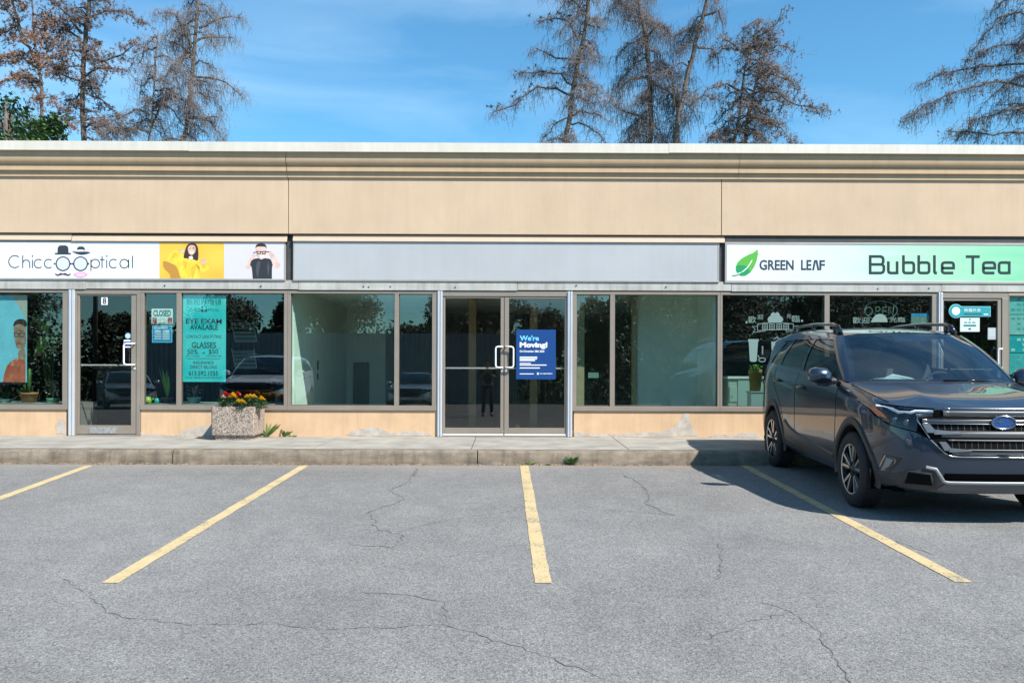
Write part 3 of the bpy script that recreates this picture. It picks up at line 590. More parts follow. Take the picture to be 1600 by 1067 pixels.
def rr(x0, y0, x1, y1, r=10): 
    o = []
    for cx, cy, a in ((x1 - r, y0 + r, 90), (x0 + r, y0 + r, 180), (x0 + r, y1 - r, 270), (x1 - r, y1 - r, 0)):
        o += [(cx + r * math.cos(R(a + 90 * k / 4 * (1))), cy - r * math.sin(R(a + 90 * k / 4))) for k in range(5)] if False else []
    k = r * .3
    return [(x0 + r, y0), (x1 - r, y0), (x1 - k, y0 + k), (x1, y0 + r), (x1, y1 - r), (x1 - k, y1 - k), (x1 - r, y1), (x0 + r, y1), (x0 + k, y1 - k), (x0, y1 - r), (x0, y0 + r), (x0 + k, y0 + k)]
m.stroke(GL([(815, 166), (815, 128), (866, 128), (875, 132), (879, 140), (879, 156), (873, 166), (882, 176), (882, 196), (878, 205), (868, 209), (815, 209), (815, 166)]), w3, yl); m.stroke(GL([(815, 167), (875, 167)]), w3, yl + .0003)
m.stroke(GL([(904, 152), (904, 198), (907, 206), (915, 209), (947, 209)]), w3, yl); m.stroke(GL([(947, 152), (947, 215)]), w3, yl + .0003)
for x in (978, 1053):
    m.stroke(GL(rr(x, 158, x + 51, 209)), w3, yl, True); m.stroke(GL([(x, 122), (x, 200)]), w3, yl + .0003)
m.stroke(GL([(1130, 122), (1130, 202), (1134, 209), (1142, 209)]), w3, yl)
for x in (1168, 1370): m.stroke(GL([(x, 185), (x + 56, 185), (x + 56, 168), (x + 53, 161), (x + 46, 158), (x + 10, 158), (x + 3, 161), (x, 168), (x, 199), (x + 3, 206), (x + 10, 209), (x + 54, 209)]), w3, yl)
m.stroke(GL([(1284, 129), (1352, 129)]), w3, yl); m.stroke(GL([(1318, 129), (1318, 215)]), w3, yl + .0003)
m.stroke(GL(rr(1447, 158, 1497, 209)), w3, yl, True); m.stroke(GL([(1497, 152), (1497, 215)]), w3, yl + .0003)
m.build('lettering', P_TEXT3, s3)
m = MB(); text(m, 'GREEN', 1100 + 272 / 3.138, 360 + 145 / 3.138, 1100 + 440 / 3.138, 360 + 195 / 3.138, yl, bold=.025); text(m, 'LE', 1100 + 476 / 3.138, 360 + 145 / 3.138, 1100 + 527 / 3.138, 360 + 195 / 3.138, yl, bold=.025); text(m, 'F', 1100 + 566 / 3.138, 360 + 146 / 3.138, 1100 + 593 / 3.138, 360 + 195 / 3.138, yl, bold=.025)
m.stroke(GL([(535, 196), (544, 150), (552, 150), (561, 196)]), 9 / 3.138 / 103.6, yl); m.build('lettering', P_INK, s3)
m = MB(); m.cur = 0; m.poly(GL([(263, 93), (265, 118), (258, 150), (245, 182), (228, 206), (205, 222), (182, 224), (166, 214), (157, 198), (156, 178), (164, 158), (182, 140), (212, 122), (242, 110)]), yl)
m.cur = 1; m.poly(GL([(156, 178), (170, 170), (190, 172), (215, 178), (226, 207), (205, 222), (182, 224), (166, 214), (157, 198)]), yl - .0003)
m.cur = 2; m.stroke(GL([(150, 218), (185, 206), (212, 184), (228, 160), (236, 146)]), 5 / 3.138 / 103.6, yl - .0006)
m.cur = 1; m.stroke(GL([(138, 222), (158, 221), (180, 212), (190, 205)]), 5 / 3.138 / 103.6, yl - .0009)
m.build('leaf_picture', [P_GREEN, P_GREEN2, P_WHITE], s3)

# ---------------------------------------------------------------- posters, stickers and notices on the glass
YN = YG + .010                                       # just inside the glass
YO = YG - .003                                       # just outside the glass
def card(name, label, cat, x0, y0, x1, y1, Y, mt, th=.0025, tilt=None):
    a, b, u_, t = rect(x0, y0, x1, y1, Y); m = MB(); m.box(a, b, Y, Y + th, u_, t); o = m.build(name, mt)
    return tag(recenter(o), label, cat)
def child(o, name, mats, fn, local=False):
    m = MB(); fn(m); return m.build(name, mats, o)
def bars(m, Y, rows):                                # rows of illegible small print
    for x0, x1, y0, y1 in rows:
        a, b, u_, t = rect(x0, y0, x1, y1, Y); m.add([(a, Y, u_), (b, Y, u_), (b, Y, t), (a, Y, t)], [(0, 1, 2, 3)])
def px_poly(m, pts, Y): m.poly([(p.x, p.z) for p in (at(x, y, Y) for x, y in pts)], Y)
def px_stroke(m, pts, wpx, Y, closed=False): m.stroke([(p.x, p.z) for p in (at(x, y, Y) for x, y in pts)], wpx / 103.0, Y, closed)
# teal eye exam poster
o = card('poster', 'tall teal eye exam poster inside the window left of the planter', 'poster', 285.5, 461.5, 353, 596.5, YN, P_TEAL)
YT = YN - .0008
def f(m):
    text(m, 'AVAILABLE', 297, 507, 340.5, 515.5, YT, .02); text(m, 'GLASSES', 299.5, 534.5, 337.5, 543.5, YT, .015)
    text(m, '50%', 292.5, 546, 309.5, 553.5, YT, .01); text(m, '$50', 326, 546, 341, 554, YT, .01); text(m, '613.592.1555', 295, 579.5, 340.5, 587, YT, .015)
    text(m, '+', 316, 549.5, 320.5, 553.5, YT); text(m, 'OFF LENSES', 290, 555, 312, 557.5, YT); text(m, 'OFF FRAMES', 321.5, 555, 346, 557.5, YT)
    bars(m, YT, [(295, 344, 542.5 + 1.5, 544.5), (292, 344, 560, 560.7)]); text(m, 'YOUR VISION IS OUR PRIORITY', 288.5, 588.6, 348, 591.8, YT)
child(o, 'lettering', P_INK, f)
def f(m): text(m, '新视界眼镜', 291, 467, 346, 477, YT, .0)
child(o, 'lettering', P_TDARK, f)
def f(m):
    text(m, 'EYE EXAM', 290.5, 498, 346.5, 506, YT, .02); text(m, 'CONTACT LENS FITTING', 291, 523.5, 346, 528.5, YT, .005); text(m, 'INSURANCE', 302, 564, 334, 569, YT, .01); text(m, 'DIRECT BILLING', 297, 571, 339, 576, YT, .01)
child(o, 'lettering', flat('plum_print', (0.10, 0.05, 0.09)), f)
def f(m):
    text(m, 'CHICC', 296, 482.5, 312, 486.5, YT); text(m, 'PTICAL', 325, 482.5, 342, 486.5, YT)
    for x in (316, 321.6):
        px_poly(m, [(x + 2.6 * math.cos(R(k * 30)), 485 + 2.6 * math.sin(R(k * 30))) for k in range(12)], YT)
    px_poly(m, [(313, 481.2), (314.5, 481), (314.7, 478.4), (317.4, 478.4), (317.6, 481), (319, 481.2)], YT); px_poly(m, [(319.5, 480.8), (321, 480.6), (321.8, 478.8), (323, 480.6), (325, 481)], YT)
child(o, 'emblem', P_TDARK, f)
# closed sign, hours card
o = card('closed_sign', 'small white and red closed sign in the narrow window', 'sign', 236.8, 482.3, 270, 506, YN, P_WHITE)
child(o, 'lettering', P_BLACK, lambda m: text(m, 'CLOSED', 239.5, 484.5, 267, 494.5, YT, .04))
def f(m): bars(m, YT, [(238, 245, 496, 504.5), (262, 269, 496, 504.5), (237.5, 269.3, 504.6, 505.4)])
child(o, 'red_border', P_RED, f)
def f(m): bars(m, YT, [(249, 258, 497, 498), (248, 259, 499.2, 500.2), (249, 252, 502, 503.5), (255, 259, 502, 503.5)])
child(o, 'small_print', P_GREY, f)
o = card('opening_hours_card', 'blue opening hours card below the closed sign', 'notice', 237.6, 508.6, 269, 535.2, YN, P_LBLUE)
def f(m): bars(m, YT, [(239, 267.6, 510, 533.8)])
child(o, 'blue_ground', P_MBLUE, f)
def f(m): bars(m, YT - .0006, [(240, 262, 511.5, 513.5)] + [(240.5 if k % 2 else 242, 252, 516 + 2.6 * k, 517.3 + 2.6 * k) for k in range(6)] + [(254, 265, 516 + 2.6 * k, 517.6 + 2.6 * k) for k in range(6)])
child(o, 'small_print', P_WHITE, f)
# door number, two stickers
YDI = YW + .030
o = card('door_number', 'small white plate with the number 8 at the top of the single door', 'number plate', 158.2, 464.2, 168.2, 476.4, YDI, P_WHITE); child(o, 'lettering', P_BLACK, lambda m: text(m, '8', 160.3, 465.5, 166.2, 475.2, YDI - .001, .02))
a = at(200, 524.8, YDI); m = MB(); m.lathe([(0, -.001), (.043, -.001), (.043, 0), (0, 0)], a, 24, 'y'); o = tag(recenter(m.build('sticker', flat('pale_sticker', (0.52, 0.66, 0.74)))), 'round pale sticker on the single door glass', 'sticker')
def f(m): m.lathe([(.030, -.0012), (.036, -.0012)], a, 24, 'y')
child(o, 'ring', P_MBLUE, f)
o = card('sticker', 'square navy and white sticker by the pull handle of the single door', 'sticker', 193.5, 531, 206.5, 543, YDI, P_WHITE)
def f(m): bars(m, YDI - .001, [(194.2, 205.8, 533.5, 541)])
child(o, 'navy_ground', P_NAVY, f)
def f(m): bars(m, YDI - .0016, [(195.5, 204.5, 536, 538.2)])
child(o, 'small_print', P_LBLUE, f)
o = card('sticker', 'small pale green sticker low on the narrow window right of the double doors', 'sticker', 919, 582, 935.4, 590.4, YN, P_FILM)
# moving notice on the right door
YM = YW + .029
o = card('moving_notice', "blue We're Moving notice taped to the right door", 'poster', 806.5, 515, 868.4, 592.5, YM, P_BLUE); YT2 = YM - .001
child(o, 'lettering', P_LBLUE, lambda m: text(m, "We're", 812, 524, 842.2, 532.3, YT2, .03))
def f(m):
    text(m, 'Moving!', 812, 534.4, 855.4, 545.2, YT2, .05); text(m, 'On November 28th 2025', 812, 547, 850.5, 550.4, YT2, .03)
    bars(m, YT2, [(812, 839.5, 557.2, 559), (812, 839, 559.8, 561.4), (812, 836, 562.2, 564), (812, 829.5, 567, 568.4), (812, 854, 569.5, 571), (812, 843.5, 574, 575.6), (812, 834, 583.4, 584.6)])
    text(m, 'co-operators', 843.5, 582.6, 863, 585, YT2, .03); px_poly(m, [(840.5, 581), (841.4, 583), (843, 583.6), (841.4, 584.4), (840.5, 586.4), (839.6, 584.4), (838, 583.6), (839.6, 583)], YT2)
child(o, 'lettering', P_WHITE, f)
# portrait poster in the left window
o = card('poster', 'large portrait poster of a person in glasses and coral shirt, sky blue ground', 'poster', -62, 461, 42.2, 597, YN + .02, P_SKY); YQ = YN + .02
m = MB(); k_ = [0]
def Q(mi, pts): k_[0] += 1; m.cur = mi; px_poly(m, soft(pts), YQ - .0006 * k_[0])
Q(0, [(18, 461), (42, 461), (42, 500), (30, 480)])
Q(1, [(4, 597), (9, 574), (17, 564), (33, 556), (40, 557), (40, 597)])
Q(2, [(29, 545), (38, 540), (41, 560), (34, 562), (28, 558)])
Q(2, [(21, 510), (26, 503), (38, 502), (41, 506), (41, 541), (35, 545), (28, 546), (25, 540), (22.5, 528)])
Q(3, [(20, 511), (22, 503), (27, 499), (36, 498), (42, 502), (42, 512), (34, 507), (26, 506)])
Q(4, [(26, 536), (32, 535), (32, 537.5), (27, 538)])
m.cur = 3
k_[0] += 1; px_stroke(m, [(22, 520), (28, 520), (28, 526), (23, 526)], .8, YQ - .0006 * k_[0], True); px_stroke(m, [(30.5, 520), (38, 519.5), (37.5, 526), (31, 526)], .8, YQ - .0006 * k_[0], True); px_stroke(m, [(28, 522), (30.5, 522)], .8, YQ - .0006 * k_[0]); px_stroke(m, [(24, 517.5), (28, 517)], .8, YQ - .0006 * k_[0]); px_stroke(m, [(31, 517), (37, 516.5)], .8, YQ - .0006 * k_[0])
m.build('portrait', [flat('beige_print', (0.55, 0.48, 0.42)), P_CORAL, mat('tan_skin_print', (0.30, 0.16, 0.115), .45, var=.2, scale=11, col2=(0.50, 0.31, 0.24), detail=1), P_HAIR, P_RED], o)
o = card('strip_sign', 'dark strip at the foot of the portrait poster', 'strip', -62, 597.6, 40, 600.5, YQ, P_BLACK)
# window lettering of the tea shop
def wp(x, y): return (1120 + x / 5.617, 450 + y / 5.617)
t = thing('window_decal', 'pale ribbon banner decal with characters on the tea shop window behind the dark car', 'decal', at(1210, 500, YO))
m = MB()
text(m, '歡', *wp(275, 248), *wp(345, 308), YO); text(m, '迎', *wp(355, 232), *wp(408, 275), YO); text(m, '光', *wp(612, 225), *wp(655, 268), YO); text(m, '臨', *wp(660, 240), *wp(728, 300), YO)
for x, y in ((262, 300), (748, 288)): px_poly(m, [(wp(x + 10 * math.cos(R(a)), y + 10 * math.sin(R(a)))) for a in range(0, 360, 45)], YO)
m.build('lettering', P_FILM, t)
m = MB()
px_stroke(m, [wp(*q) for q in [(358, 316), (430, 306), (512, 302), (600, 306), (672, 316), (672, 366), (600, 364), (512, 366), (430, 370), (358, 374)]], .9, YO, True)
px_stroke(m, [wp(*q) for q in [(358, 336), (312, 338), (338, 362), (318, 388), (425, 378), (425, 371)]], .8, YO); px_stroke(m, [wp(*q) for q in [(672, 334), (718, 332), (695, 352), (712, 372), (610, 384), (606, 366)]], .8, YO)
for x in (402, 463, 527, 588):
    px_stroke(m, [wp(x, 318), wp(x + 42, 318), wp(x + 42, 360), wp(x, 360)], 1.0, YO, True); px_stroke(m, [wp(x, 340), wp(x + 42, 340)], .9, YO - .0003); px_stroke(m, [wp(x + 21, 318), wp(x + 21, 360)], .9, YO - .0003)
m.build('ribbon', P_FILM, t)
m = MB(); px_poly(m, [wp(*q) for q in [(445, 280), (452, 258), (470, 245), (478, 222), (495, 212), (512, 222), (530, 210), (548, 222), (556, 245), (575, 256), (584, 280), (568, 300), (512, 299), (455, 302)]], YO); m.build('round_badge', P_FILM, t)
t = thing('window_decal', 'pale drinking cup and loop decal on the tea shop window', 'decal', at(1185, 550, YO))
m = MB(); px_poly(m, [wp(*q) for q in [(275, 448), (368, 448), (366, 470), (362, 470), (350, 640), (335, 648), (300, 646), (290, 636), (280, 470), (274, 468)]], YO); m.build('cup', P_FILM, t)
m = MB(); px_stroke(m, [wp(398 + 30 * math.cos(R(a)), 630 + 17 * math.sin(R(a))) for a in range(0, 360, 20)], 1.2, YO, True); px_stroke(m, [wp(362, 590), wp(372, 612)], 1.2, YO)
for k in range(5): px_poly(m, [wp(395, 510 + 15 * k), wp(408, 510 + 15 * k), wp(408, 520 + 15 * k), wp(395, 520 + 15 * k)], YO)
m.build('loop', P_FILM, t)
t = thing('window_decal', 'pale swirled cup decal half hidden behind the dark car', 'decal', at(1215, 540, YO))
m = MB(); px_poly(m, [wp(*q) for q in [(478, 470), (570, 470), (560, 560), (500, 606), (484, 600)]], YO); m.build('cup', P_FILM, t)
m = MB()
for k in range(4): px_stroke(m, [wp(500, 450 + 30 * k), wp(530, 430 + 30 * k), wp(545, 452 + 30 * k), wp(575, 440 + 30 * k)], 1.2, YO - .0004)
m.build('swirl', P_FILM, t)
def vp(x, y): return (1290 + x / 5.16, 450 + y / 5.16)
t = thing('neon_sign', 'unlit pale tube sign reading open inside the second tea shop window', 'sign', at(1376, 490, YN + .04)); YNe = YN + .04
m = MB(); m.smooth = True
def ntube(pts, cl=False): m.tube([at(*vp(*q), YNe) for q in pts], .0065, 6, closed=cl)
ntube([(445 + 132 * math.cos(R(a)), 180 + 76 * math.sin(R(a))) for a in range(0, 360, 12)], True)
m.build('ring_tube', P_FILM, t)
m = MB(); m.smooth = True
ntube([(347 + 30 * math.cos(R(a)), 188 + 32 * math.sin(R(a))) for a in range(0, 360, 20)], True)
ntube([(400, 222), (405, 155), (430, 152), (440, 170), (428, 188), (404, 190)]); ntube([(492, 155), (462, 155), (460, 220), (492, 220)]); ntube([(461, 186), (486, 186)]); ntube([(505, 222), (508, 155), (542, 220), (547, 150)])
m.build('letter_tube', P_FILM, t)
t = thing('window_decal', 'pale characters along the second tea shop window above the car roof', 'decal', at(1370, 500, YO))
m = MB(); text(m, '歡迎', *vp(218, 235), *vp(355, 285), YO); text(m, '光臨', *vp(515, 235), *vp(640, 275), YO); m.build('lettering', P_FILM, t)
m = MB(); px_poly(m, [vp(*q) for q in [(362, 275), (385, 240), (405, 215), (440, 208), (475, 218), (495, 245), (500, 275)]], YO); m.build('round_badge', P_FILM, t)
o = card('notice', 'pale notice with a blue top strip in the second tea shop window', 'notice', *vp(690, 205), *vp(832, 305), YN, P_FILM)
def f(m): bars(m, YT, [(*vp(690, 0)[:1], *vp(832, 0)[:1], vp(0, 205)[1], vp(0, 228)[1])])
child(o, 'blue_strip', P_MBLUE, f)
# tea shop door
a, b = at(*vp(1050, 186), YDI), .058 * 1315 / 12.65
t = thing('door_sticker', 'teal delivery sticker with a round head on the tea shop door', 'sticker', a)
m = MB(); x0, x1, u_, t_ = rect(*vp(1060, 148), *vp(1330, 230), YDI); m.box(x0, x1, YDI - .001, YDI, u_, t_); m.lathe([(0, -.0016), (.106, -.0016), (.106, 0), (0, 0)], a, 32, 'y'); m.build('ground', flat('pale_teal_print', (0.25, 0.62, 0.62)), t)
m = MB(); x0, x1, u_, t_ = rect(*vp(1062, 152), *vp(1326, 226), YDI); m.box(x0, x1, YDI - .003, YDI - .0017, u_, t_); m.lathe([(0, -.0045), (.096, -.0045), (.096, -.003)], a, 32, 'y'); m.build('teal_ground', flat('strong_teal_print', (0.02, 0.30, 0.34)), t)
m = MB(); m.lathe([(0, -.0055), (.062, -.0055)], (a.x, YDI, a.z + .0), 28, 'y'); text(m, '熊猫外卖', *vp(1118, 165), *vp(1250, 192), YDI - .0035); bars(m, YDI - .0035, [(vp(1275, 0)[0], vp(1312, 0)[0], vp(0, 208)[1], vp(0, 216)[1])]); m.build('white_print', P_WHITE, t)
m = MB(); bars(m, YDI - .0035, [(vp(1115, 0)[0], vp(1260, 0)[0], vp(0, 202)[1], vp(0, 218)[1])]); m.build('dark_bar', P_TDARK, t)
o = card('notice', 'pale paper notice below the teal sticker on the tea shop door', 'notice', *vp(1085, 240), *vp(1242, 352), YDI, P_PALE)
def f(m): text(m, 'WE ARE HIRING', *vp(1115, 272), *vp(1212, 284), YDI - .001); text(m, 'Thank You!', *vp(1112, 295), *vp(1214, 312), YDI - .001); bars(m, YDI - .001, [(vp(1152, 0)[0], vp(1172, 0)[0], vp(0, 322)[1], vp(0, 338)[1])]); px_poly(m, [vp(1155, 264), vp(1160, 248), vp(1172, 246), vp(1168, 258)], YDI - .001)
def f(m): bars(m, YDI - .001, [(*[vp(q, 0)[0] for q in (1118, 1142)], vp(0, 274)[1], vp(0, 283)[1]), (*[vp(q, 0)[0] for q in (1150, 1172)], vp(0, 274)[1], vp(0, 283)[1]), (*[vp(q, 0)[0] for q in (1182, 1208)], vp(0, 274)[1], vp(0, 283)[1]), (*[vp(q, 0)[0] for q in (1112, 1214)], vp(0, 296)[1], vp(0, 310)[1]), (*[vp(q, 0)[0] for q in (1152, 1172)], vp(0, 322)[1], vp(0, 338)[1])]); px_poly(m, [vp(1155, 264), vp(1160, 248), vp(1172, 246), vp(1168, 258)], YDI - .001)
child(o, 'small_print', P_TDARK, f)
o = card('notice', 'small grey notice low on the tea shop door near the pull handle', 'notice', *vp(1308, 320), *vp(1378, 415), YDI, P_GREY)
def f(m): bars(m, YDI - .001, [(*[vp(q, 0)[0] for q in (1318, 1368)], vp(0, y)[1], vp(0, y + 5)[1]) for y in (335, 350, 365, 380)])
child(o, 'small_print', P_PALE, f)
for k, (y0, y1, lab, mt) in enumerate(((462, 491, 'topmost turquoise menu poster at the right edge, partly pale', flat('turquoise_print_a', (0.22, 0.62, 0.60), var=.1)), (492, 523, 'second turquoise menu poster at the right edge with pale squares', flat('turquoise_print_b', (0.30, 0.62, 0.60), var=.1)), (524.5, 551, 'strong turquoise menu poster in the middle of the right edge', flat('turquoise_print_c', (0.01, 0.42, 0.48), var=.1)), (552, 585, 'lowest turquoise menu poster at the right edge beside the car mirror', flat('turquoise_print_d', (0.06, 0.50, 0.54), var=.1)))):
    o = card('menu_poster', lab, 'poster', 1577.5, y0, 1650, y1, YN, mt); random.seed(k)
    def f(m): bars(m, YT, [(1580 + 9 * i, 1586 + 9 * i, y0 + 4 + 8 * j, y0 + 8 + 8 * j) for i in range(7) for j in range(3) if random.random() < .7 and y0 + 8 + 8 * j < y1 - 2])
    child(o, 'small_print', flat('turquoise_print_e', (0.12, 0.40, 0.42)) if k != 2 else P_PALE, f)

# ---------------------------------------------------------------- planter, flowers, weeds
M_AGG = bpy.data.materials.new('exposed_aggregate'); M_AGG.use_nodes = True
n = M_AGG.node_tree.nodes; l = M_AGG.node_tree.links.new; t_ = n.new('ShaderNodeTexCoord'); v = n.new('ShaderNodeTexVoronoi'); v.inputs['Scale'].default_value = 75; l(t_.outputs['Object'], v.inputs['Vector'])
sx = n.new('ShaderNodeSeparateColor'); l(v.outputs['Color'], sx.inputs[0]); r = n.new('ShaderNodeValToRGB'); e = r.color_ramp.elements
e[0].position = 0; e[0].color = (0.19, 0.14, 0.11, 1); e[1].position = 1; e[1].color = (0.68, 0.61, 0.54, 1)
for p_, c_ in ((.3, (0.40, 0.31, 0.25, 1)), (.55, (0.54, 0.44, 0.36, 1)), (.8, (0.62, 0.54, 0.46, 1))): k = e.new(p_); k.color = c_
dr = n.new('ShaderNodeValToRGB'); dr.color_ramp.elements[0].position = .0; dr.color_ramp.elements[0].color = (1, 1, 1, 1); dr.color_ramp.elements[1].position = .7; dr.color_ramp.elements[1].color = (.5, .47, .45, 1); l(v.outputs['Distance'], dr.inputs['Fac'])
q = n.new('ShaderNodeMix'); q.data_type = 'RGBA'; q.blend_type = 'MULTIPLY'; q.inputs['Factor'].default_value = .9; l(sx.outputs[0], r.inputs['Fac']); l(r.outputs['Color'], q.inputs['A']); l(dr.outputs['Color'], q.inputs['B']); l(q.outputs['Result'], n['Principled BSDF'].inputs['Base Color'])
bp = n.new('ShaderNodeBump'); bp.inputs['Strength'].default_value = .8; bp.inputs['Distance'].default_value = .008; bp.invert = True; l(v.outputs['Distance'], bp.inputs['Height']); l(bp.outputs['Normal'], n['Principled BSDF'].inputs['Normal']); n['Principled BSDF'].inputs['Roughness'].default_value = .9
M_SOIL = mat('potting_soil', (0.03, 0.022, 0.016), .95, var=.3, scale=20)
PY0 = 12.02; pc = Vector((at(363.2, 680, PY0).x, PY0 + .27, pz(PY0 + .27)))
planter = thing('planter', 'square chamfered exposed aggregate planter standing on the pavement against the peach wall', 'planter', pc)
m = MB()
def oct_(hw, ch, z, sk=0): 
    h = hw + sk; c = ch
    hy_ = .265 * (h / .31)
    return [(-h + c, -hy_, z), (h - c, -hy_, z), (h, -hy_ + c, z), (h, hy_ - c, z), (h - c, hy_, z), (-h + c, hy_, z), (-h, hy_ - c, z), (-h, -hy_ + c, z)]
    return [(-h + c, -h, z), (h - c, -h, z), (h, -h + c, z), (h, h - c, z), (h - c, h, z), (-h + c, h, z), (-h, h - c, z), (-h, -h + c, z)]
S_ = 1315 / PY0; hw = 34.2 / S_; hz = 45.5 / S_; b0 = 6.5 / S_
cx, cy, cz = pc
rings = [oct_(hw * .86, .02, 0), oct_(hw * .86, .02, b0), oct_(hw * .99, .022, b0 + .008), oct_(hw * 1.0, .022, b0 + hz), oct_(hw * .86, .02, b0 + hz), oct_(hw * .84, .02, b0 + hz - .07)]
vs = [(cx + p[0], cy + p[1], cz + p[2]) for r_ in rings for p in r_]
m.add(vs, [(i * 8 + j, i * 8 + (j + 1) % 8, (i + 1) * 8 + (j + 1) % 8, (i + 1) * 8 + j) for i in range(5) for j in range(8)])
m.build('tub', M_AGG, planter, bevel=.007)
m = MB(); m.add([(cx + p[0], cy + p[1], cz + p[2]) for p in oct_(hw * .855, .02, b0 + hz - .03)], [tuple(range(8))]); m.build('soil', M_SOIL, planter)
M_LEAF = mat('marigold_leaf', (0.045, 0.105, 0.03), .6, var=.35, scale=30); M_LEAF2 = mat('weed_leaf', (0.10, 0.15, 0.035), .6, var=.35, scale=30); M_STEM = mat('plant_stem', (0.07, 0.10, 0.03), .7)
FC = {'red': mat('red_petal', (0.55, 0.012, 0.03), .6, var=.3, scale=60), 'orange red': mat('orange_red_petal', (0.50, 0.05, 0.01), .6, var=.3, scale=60), 'yellow': mat('yellow_petal', (0.85, 0.52, 0.015), .6, var=.25, scale=60), 'pale yellow': mat('pale_yellow_petal', (0.80, 0.56, 0.08), .6, var=.25, scale=60), 'cream': mat('cream_petal', (0.75, 0.72, 0.50), .6, var=.15, scale=60)}
def leafcard(m, p, d, up, ln, wd):
    s = d.cross(up).normalized() * wd; m.add([p, p + d * ln * .5 + s, p + d * ln - up * ln * .15, p + d * ln * .5 - s], [(0, 1, 2), (0, 2, 3)])
zs = cz + b0 + hz - .03
def flower(px, py, dy, size, col, label, n_blooms=1, spread=.0, extra=None):
    Y = PY0 + dy; c = at(px, py, Y); base = Vector((c.x, Y, zs)); t = thing('flowering_plant', label, 'flowers', base, 'flowers in the concrete planter')
    st = MB(); lf = MB(); bl = MB(); bl.smooth = False
    size *= 1.3
    for k in range(n_blooms):
        q = c + Vector((random.uniform(-1, 1), random.uniform(-.6, .6), random.uniform(-.8, .4))) * spread if k else c
        st.tube([base + Vector((0, 0, -.02)), base.lerp(q, .5) + Vector((random.uniform(-.01, .01), 0, 0)), q], .0035, 5)
        for ring in range(4):
            rr_ = size * (1 - ring * .23); h = size * .22 * ring
            for j in range(9 - ring):
                a_ = 6.283 * j / (9 - ring) + ring * .5 + random.uniform(-.15, .15); d = Vector((math.cos(a_), math.sin(a_), .15 + .3 * ring)).normalized()
                leafcard(bl, q + Vector((0, 0, h)), d, Vector((0, 0, 1)), rr_, rr_ * .42)
        for j in range(8):
            a_ = random.uniform(0, 6.28); d = Vector((math.cos(a_), math.sin(a_), random.uniform(-.5, .8))).normalized(); leafcard(bl, q, d, d.orthogonal(), size * .9, size * .4)
    top = c.z - zs
    for j in range(230):
        a_ = random.uniform(0, 6.28); d = Vector((math.cos(a_), math.sin(a_), random.uniform(-.3, .7))).normalized(); h = random.uniform(0, max(.03, top * .85)); rr_ = random.uniform(0, .05 + spread * .8)
        leafcard(lf, base + Vector((math.cos(a_) * rr_, math.sin(a_) * rr_ * .8, h)), d, Vector((0, 0, 1)), random.uniform(.03, .06), random.uniform(.008, .014))
    st.build('stem', M_STEM, t); lf.build('leaves', M_LEAF, t); bl.build('blooms', FC[col], t)
random.seed(21)
flower(352, 618, .13, .062, 'red', 'leftmost flower of the planter with a big red bloom')
flower(349, 620.5, .06, .035, 'cream', 'small cream bloom in front of the leftmost red flower')
flower(364, 619.5, .10, .060, 'yellow', 'big yellow bloom between the two red flowers of the planter')
flower(371.5, 617.5, .30, .055, 'orange red', 'orange red bloom behind the big yellow one in the planter')
flower(387, 620.5, .22, .036, 'yellow', 'cluster of small deep yellow blooms in the middle of the planter', 5, .06)
flower(395, 620.5, .14, .034, 'pale yellow', 'cluster of pale yellow blooms right of the middle of the planter', 5, .06)
flower(378, 627, .05, .032, 'yellow', 'low yellow blooms hanging at the front rim of the planter', 4, .04)
flower(408, 622, .12, .034, 'yellow', 'rightmost yellow blooms beside the planter corner', 4, .05)
def weed(name, label, base, n, ln, wd, mt, spread=.5, up=1.0, curve=.25):
    t = thing(name, label, 'weed', base); m = MB()
    for k in range(n):
        a_ = random.uniform(0, 6.28); d = Vector((math.cos(a_) * spread, math.sin(a_) * spread * .6, up * random.uniform(.5, 1.1))).normalized(); L_ = ln * random.uniform(.5, 1.1); s = d.cross(Vector((0, 1, 0.2))).normalized(); rows = []
        for i in range(6):
            f_ = i / 5; c = base + d * L_ * f_ + Vector((d.x, d.y, -.6)) * (curve * L_ * f_ * f_); h = wd * (math.sin(math.pi * (f_ * .86 + .1))) ; rows.append([c - s * h, c + Vector((0, -.004, 0)), c + s * h])
        rows = [[Vector(p) for p in r_] for r_ in rows]; m.grid(rows)
    m.build('leaves', mt, t); return t
random.seed(5)
def gp_(px, Y): return Vector((at(px, 680, Y).x, Y, pz(Y)))
weed('weed', 'tall leafy weed growing between the planter and the wall', gp_(417, 12.5), 16, .27, .020, M_LEAF2, .55)
weed('weed', 'small broad leaved weed at the wall foot right of the planter', gp_(443, 12.58), 9, .17, .018, M_LEAF2, .7)
weed('weed', 'tiny weed rosette at the wall foot right of the other weeds', gp_(456, 12.6), 7, .07, .012, M_LEAF2, 1.2, .4)
def kb(px): p = lot(px, 724.5); return Vector((p.x, KY - .03, SL * KY))
weed('weed', 'bushy green weed growing out of the kerb foot', kb(893), 46, .15, .016, mat('kerb_weed_leaf', (0.06, 0.12, 0.03), .6, var=.3, scale=30), .6)
weed('weed', 'low weed tuft at the kerb foot left of the bushy one', kb(830), 18, .07, .012, M_LEAF2, .9, .8)
weed('weed', 'flat weed tuft at the kerb foot between the other kerb weeds', kb(856), 12, .05, .012, M_LEAF2, 1.2, .5)
m = MB(); random.seed(9)                              # grit and dead leaves along the kerb foot
for k in range(5200):
    x = random.uniform(-9, 9); y = KY - .01 - abs(random.gauss(0, .035)); z = SL * y + .004; d = Vector((random.uniform(-1, 1), random.uniform(-1, 1), 0)).normalized(); s = random.uniform(.005, .017); e_ = Vector((-d.y, d.x, 0)) * s * .6; c = Vector((x, y, z))
    m.add([c - d * s, c + e_ + Vector((0, 0, s * .5)), c + d * s, c - e_], [(0, 1, 2, 3)])
